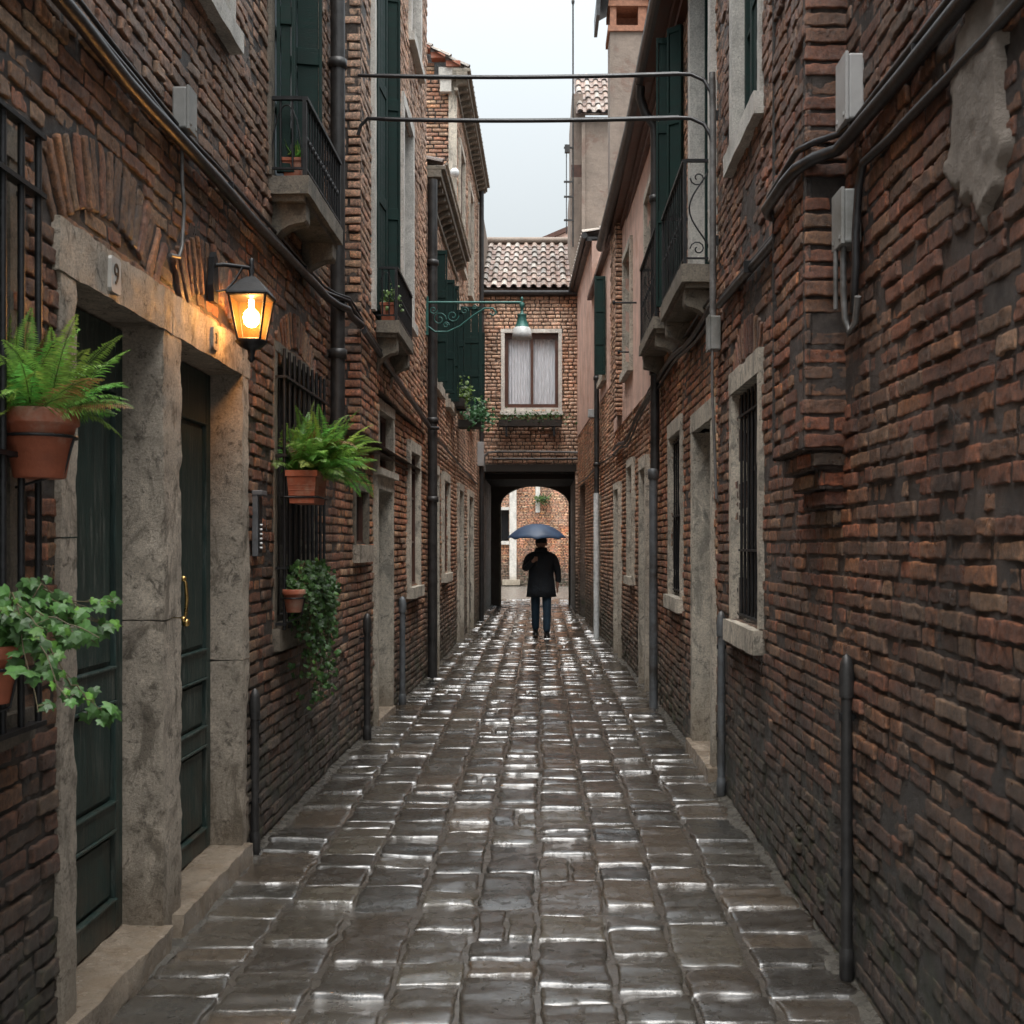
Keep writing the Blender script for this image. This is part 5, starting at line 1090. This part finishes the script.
p = thing('potted_plant', (-1.25, 9.5, 3.45), 'terracotta pot with pale leaves on the second left balcony', 'potted plant'); trough(p, (-1.255, 9.52, 3.445), .12, .14, .15, False); bush(p, (-1.255, 9.52, 3.64), .12, .12, .09, 90, .030, 3, (.12, .20, .06))
p = thing('window_box', (-1.25, 17.5, 3.8), 'yellow green plants in a box on the sill below the left green shutters', 'planter'); m = MB(); m.box(-1.34, -1.14, 17.2, 17.9, 3.68, 3.80); m.build('trough', M['timber'], p); bush(p, (-1.20, 17.5, 3.90), .18, .4, .17, 300, .05, 9, (.10, .17, .035))
p = thing('window_box', (-1.1, 18.9, 3.6), 'leafy green planter by the left green shutters, the one nearer the archway', 'planter'); m = MB(); m.box(-1.32, -.95, 18.5, 18.9, 3.50, 3.62); m.build('trough', M['timber'], p); bush(p, (-1.0, 18.65, 3.70), .20, .4, .20, 380, .055, 10, (.045, .13, .05))
p = thing('window_box', (-.2, 26.5, 4.4), 'long dark planter under the white framed window over the archway', 'planter'); m = MB(); m.box(-.95, .5, 26.38, 26.62, 4.33, 4.48); m.build('trough', M['timber'], p); bush(p, (-.2, 26.5, 4.53), 1.1, .2, .16, 380, .05, 11, (.045, .10, .03))
for s in (-.8, .3): m = MB(); m.box(s, s + .05, 26.4, 26.7, 4.1, 4.33); m.build('support', M['iron'], p)

# ================================================================== PERSON with umbrella
def skin(par, name, mat, chains, sub=2, flat=None):
    """chains: list of [(pos, radius or (rx, ry))], joined where positions coincide"""
    vs = []; rs = []; ed = []; idx = {}
    for ch in chains:
        pv = None
        for p, r in ch:
            k = tuple(round(q, 4) for q in p)
            if k not in idx: idx[k] = len(vs); vs.append(Vector(p)); rs.append(r)
            if pv is not None: ed.append((pv, idx[k]))
            pv = idx[k]
    og = origin_of(par); me = bpy.data.meshes.new(name); me.from_pydata([v - og for v in vs], ed, []); o = bpy.data.objects.new(name, me); COL.objects.link(o)
    md = o.modifiers.new('s', 'SKIN'); md.use_smooth_shade = True; md.branch_smoothing = .4
    for i, r in enumerate(rs): me.skin_vertices[0].data[i].radius = (r, r) if not isinstance(r, tuple) else r
    for i in range(len(rs)): me.skin_vertices[0].data[i].use_root = i == 0
    sb = o.modifiers.new('d', 'SUBSURF'); sb.levels = sub; sb.render_levels = sub
    dg = bpy.context.evaluated_depsgraph_get(); m2 = bpy.data.meshes.new_from_object(o.evaluated_get(dg)); bpy.data.objects.remove(o)
    m2.materials.clear(); m2.materials.append(M[mat]); m2.polygons.foreach_set('use_smooth', [True] * len(m2.polygons))
    o = bpy.data.objects.new(name, m2); COL.objects.link(o); o.parent = par; o['org'] = list(og); return o
PX0, PY0 = .02, 20.0
W = thing('person', (PX0, PY0, 0), 'person in a dark coat and jeans walking towards us under the umbrella', 'person')
def V3(x, y, z): return (PX0 + x, PY0 + y, z)
# x: picture right is +x, -y is towards the camera
hip = V3(0, 0, .93)
leg = lambda s, ya, yk, zf: [(hip, .11), (V3(s * .09, 0, .86), .07), (V3(s * .10, yk, .50), .050), (V3(s * .095, ya, .09 + zf), .038)]
sh_r, sh_l = V3(-.19, .0, 1.42), V3(.19, 0, 1.42)
hand_r, hand_l = V3(-.10, -.24, 1.36), V3(.285, -.04, .90)
def fingers(base, dirs, curl, s=1.0):
    out = []
    for (off, L) in dirs:
        b = Vector(base) + Vector(off); p1 = b + Vector(curl[0]) * L * .5; p2 = p1 + Vector(curl[1]) * L * .5
        out.append([(base, .026), (tuple(b), .012), (tuple(p1), .010), (tuple(p2), .008)])
    return out
body = [[(hip, .13), (V3(0, 0, 1.12), .13), (V3(0, .0, 1.34), .15), (V3(0, .01, 1.46), .07), (V3(0, 0, 1.53), .055), (V3(0, -.015, 1.60), .085), (V3(0, -.01, 1.68), .095), (V3(0, 0, 1.75), .055)],
        leg(-1, .14, .03, .03), leg(1, -.14, -.08, 0),
        [(V3(0, 0, 1.34), .15), (sh_r, .06), (V3(-.27, -.02, 1.17), .045), (V3(-.16, -.20, 1.30), .034), (hand_r, .032)],
        [(V3(0, 0, 1.34), .15), (sh_l, .06), (V3(.26, .02, 1.16), .045), (V3(.28, -.02, .98), .034), (hand_l, .030)]]
body += fingers(hand_r, [((.02, -.012, .030), .06), ((.024, -.014, .012), .065), ((.024, -.012, -.008), .06), ((.02, -.01, -.026), .05)], ((.5, -.75, 0), (-.8, .1, 0)))
body += [[(hand_r, .032), (V3(-.115, -.262, 1.385), .012), (V3(-.10, -.283, 1.405), .010)]]
body += fingers(hand_l, [((-.01, -.03, -.05), .08), ((.0, -.01, -.055), .09), ((.004, .01, -.053), .085), ((.004, .028, -.045), .065)], ((0, 0, -1), (-.25, -.1, -.9)))
body += [[(hand_l, .030), (V3(.265, -.075, .875), .012), (V3(.258, -.09, .85), .010)]]
skin(W, 'body', 'skin', body, 2)
fc = MB(); hx, hy, hz = PX0, PY0 - .015, 1.62
fc.lathe([(0, -.012), (.010, -.006), (.013, 0), (.008, .02), (.004, .035), (0, .038)], (hx, hy - .098, hz - .015), 10)
fc.build('nose', M['skin'], W)
for s in (-1, 1): fc = MB(); fc.lathe([(0, -.03), (.012, -.02), (.016, 0), (.012, .02), (0, .03)], (hx + s * .088, hy + .01, hz), 8); fc.build('ear', M['skin'], W)
ey = MB()
for s in (-1, 1): ey.lathe([(0, -.007), (.010, -.004), (.012, 0), (.010, .004), (0, .007)], (hx + s * .032, hy - .080, hz + .02), 8)
ey.box(hx - .024, hx + .024, hy - .092, hy - .078, hz - .052, hz - .046); ey.build('features', M['hair'], W)
hr = MB(); hr.lathe([(.104 * math.cos(t) * (1.0), .13 * math.sin(t)) for t in np.linspace(-.25, math.pi / 2 - .01, 10)], (hx, hy + .022, hz + .045), 18); hr.build('hair', M['hair'], W)
# coat: lofted body with a slightly flared hem, sleeves grown on
ct = MB(); rings = []
prof = [(.70, .262, .175), (.82, .248, .160), (1.05, .222, .142), (1.2, .218, .145), (1.32, .240, .150), (1.42, .240, .135), (1.475, .175, .11), (1.50, .095, .085), (1.56, .088, .082)]
n = 40
for (z, a, b) in prof:
    for k in range(n):
        t = 2 * math.pi * k / n; f = 1 + .028 * math.sin(t * 5 + z * 3) * max(0, 1.3 - z) + (.018 if abs(t - 1.5 * math.pi) < .15 else 0)
        ct.v.append((PX0 + a * f * math.cos(t), PY0 + b * f * math.sin(t), z)); ct.c.append((1, 1, 1))
ct.f = [(i * n + k, i * n + (k + 1) % n, (i + 1) * n + (k + 1) % n, (i + 1) * n + k) for i in range(len(prof) - 1) for k in range(n)]; ct.sm = [True] * len(ct.f); co_ = ct.build('coat', M['coat'], W)
sm = co_.modifiers.new('t', 'SOLIDIFY'); sm.thickness = .012
skin(W, 'coat_sleeve', 'coat', [[(V3(-.12, .0, 1.40), .10), (V3(-.22, .0, 1.38), .088), (V3(-.285, -.02, 1.17), .068), (V3(-.19, -.17, 1.275), .055), (V3(-.125, -.215, 1.325), .050)]], 2)
skin(W, 'coat_sleeve', 'coat', [[(V3(.12, .0, 1.40), .10), (V3(.22, .0, 1.38), .088), (V3(.285, .02, 1.16), .068), (V3(.298, -.01, 1.0), .055), (V3(.295, -.03, .935), .050)]], 2)
col_ = MB(); col_.lathe([(.10, -.03), (.115, .0), (.105, .05), (.09, .055)], (PX0, PY0, 1.50), 20); col_.build('collar', M['coat'], W)
skin(W, 'trousers', 'jeans', [[(V3(0, 0, .93), .11), (V3(-.095, 0, .84), .10), (V3(-.10, .03, .50), .080), (V3(-.098, .13, .10), .068)], [(V3(0, 0, .93), .11), (V3(.095, 0, .84), .10), (V3(.10, -.08, .50), .080), (V3(.098, -.14, .065), .068)]], 2)
for (x, y, z) in ((-.098, .09, .045), (.098, -.18, .02)):
    s = MB(); ns = 16
    for (zz, a, b) in ((0, .052, .145), (.018, .055, .150), (.045, .050, .13), (.075, .045, .085), (.10, .044, .06)):
        for k in range(ns):
            t = 2 * math.pi * k / ns; oy = .03 * (zz / .1); s.v.append((PX0 + x + a * math.cos(t), PY0 + y + oy + b * math.sin(t), z - .02 + zz)); s.c.append((1, 1, 1))
    s.f = [(i * ns + k, i * ns + (k + 1) % ns, (i + 1) * ns + (k + 1) % ns, (i + 1) * ns + k) for i in range(4) for k in range(ns)] + [list(range(ns))[::-1], list(range(4 * ns, 5 * ns))]; s.sm = [True] * len(s.f); s.build('shoe', M['shoe'], W)
U = thing('umbrella', (PX0 - .1, PY0 - .2, 1.3), 'open dark blue umbrella held over the walking person', 'umbrella')
ux, uy, uz = PX0 - .075, PY0 - .16, 1.965
cn = MB(); na, nr = 32, 8; vs = []
for j in range(nr + 1):
    for k in range(na):
        t = 2 * math.pi * k / na; s_ = abs(math.sin(t * 4)); q = j / nr; r = .535 * q * (1 - .07 * s_ * q); z = -.27 * q ** 2.2 + .03 * s_ * q ** 3
        vs.append((ux + r * math.cos(t), uy + r * math.sin(t), uz + z))
cn.add(vs, [(j * na + k, j * na + (k + 1) % na, (j + 1) * na + (k + 1) % na, (j + 1) * na + k) for j in range(nr) for k in range(na)], True)
co_ = cn.build('canopy', M['umbrella'], U); co_.modifiers.new('t', 'SOLIDIFY').thickness = .003
for k in range(8):
    t = math.pi * k / 4; r_ = MB(); r_.tube([(ux + .53 * q * math.cos(t), uy + .53 * q * math.sin(t), uz - .27 * q ** 2.2 - .006) for q in np.linspace(0, 1, 7)], .003, 4); r_.tube([(ux, uy, uz - .3), (ux + .26 * math.cos(t), uy + .26 * math.sin(t), uz - .07)], .002, 4); r_.build('rib', M['iron'], U)
s = MB(); s.tube([(ux, uy, uz + .06), (ux - .0, uy - .06, 1.5), (ux - .005, uy - .09, 1.28)], .006, 8); s.build('shaft', M['iron'], U)
s = MB(); s.tube([(ux - .004, uy - .085, 1.40), (ux - .006, uy - .095, 1.26), (ux - .006, uy - .10, 1.24)], [.013, .013, .008], 8); s.build('handle', M['timber'], U)

# ================================================================== CAMERA, SKY, SUN
cam = bpy.data.cameras.new('camera'); co = bpy.data.objects.new('camera', cam); COL.objects.link(co); co.location = (0, 0, CH); co.rotation_euler = (math.pi / 2, 0, 0)
cam.sensor_width = 36; cam.lens = 36 * F / 1024; cam.shift_x = -(VX - 512) / 1024; cam.shift_y = (VY - 512) / 1024; cam.clip_end = 500; cam.clip_start = .05
cam.dof.use_dof = True; cam.dof.focus_distance = 7.5; cam.dof.aperture_fstop = 9.0
scene.camera = co
wd = bpy.data.worlds.new('World'); scene.world = wd; wd.use_nodes = True; nt = wd.node_tree; bg = nt.nodes['Background']
sky = nt.nodes.new('ShaderNodeTexSky'); sky.sky_type = 'NISHITA'; sky.sun_disc = False; EL, AZ = math.radians(74), math.radians(185)
sky.sun_elevation = EL; sky.sun_rotation = AZ; sky.air_density = 2; sky.dust_density = 6; sky.sun_intensity = .5
mx = nt.nodes.new('ShaderNodeMix'); mx.data_type = 'RGBA'; mx.inputs[0].default_value = .88; nt.links.new(sky.outputs[0], mx.inputs[6])
tc = nt.nodes.new('ShaderNodeTexCoord'); nz = nt.nodes.new('ShaderNodeTexNoise'); nz.inputs['Scale'].default_value = 2.2; nz.inputs['Detail'].default_value = 5; nt.links.new(tc.outputs['Generated'], nz.inputs[0])
cm = nt.nodes.new('ShaderNodeMix'); cm.data_type = 'RGBA'; nt.links.new(nz.outputs[0], cm.inputs[0]); cm.inputs[6].default_value = (4.1, 4.5, 4.7, 1); cm.inputs[7].default_value = (5.3, 5.5, 5.6, 1)
nt.links.new(cm.outputs[2], mx.inputs[7])
sx = nt.nodes.new('ShaderNodeSeparateXYZ'); nt.links.new(tc.outputs['Generated'], sx.inputs[0])      # an overcast sky grows brighter towards the zenith
pw = nt.nodes.new('ShaderNodeMath'); pw.operation = 'POWER'; pw.inputs[1].default_value = 2; pw.use_clamp = True; nt.links.new(sx.outputs[2], pw.inputs[0]); mr = nt.nodes.new('ShaderNodeMapRange'); mr.inputs[1].default_value = 0; mr.inputs[2].default_value = 1; mr.inputs[3].default_value = .74; mr.inputs[4].default_value = 3.4; nt.links.new(pw.outputs[0], mr.inputs[0])
sc_ = nt.nodes.new('ShaderNodeVectorMath'); sc_.operation = 'SCALE'; nt.links.new(mx.outputs[2], sc_.inputs[0]); nt.links.new(mr.outputs[0], sc_.inputs['Scale']); nt.links.new(sc_.outputs[0], bg.inputs[0]); bg.inputs[1].default_value = .05
sd = bpy.data.lights.new('sun', 'SUN'); sd.energy = 1.5; sd.angle = math.radians(55); sd.color = (1, .985, .96); so = bpy.data.objects.new('sun', sd); COL.objects.link(so)
so.rotation_euler = Vector((math.sin(AZ) * math.cos(EL), math.cos(AZ) * math.cos(EL), math.sin(EL))).to_track_quat('Z', 'Y').to_euler(); so.location = (0, 0, 20)
scene.view_settings.view_transform = 'Standard'; scene.view_settings.look = 'None'; scene.view_settings.exposure = 1.9; scene.view_settings.gamma = 1
scene.cycles.max_bounces = 8; scene.cycles.diffuse_bounces = 5; scene.cycles.glossy_bounces = 4
bpy.context.view_layer.update()
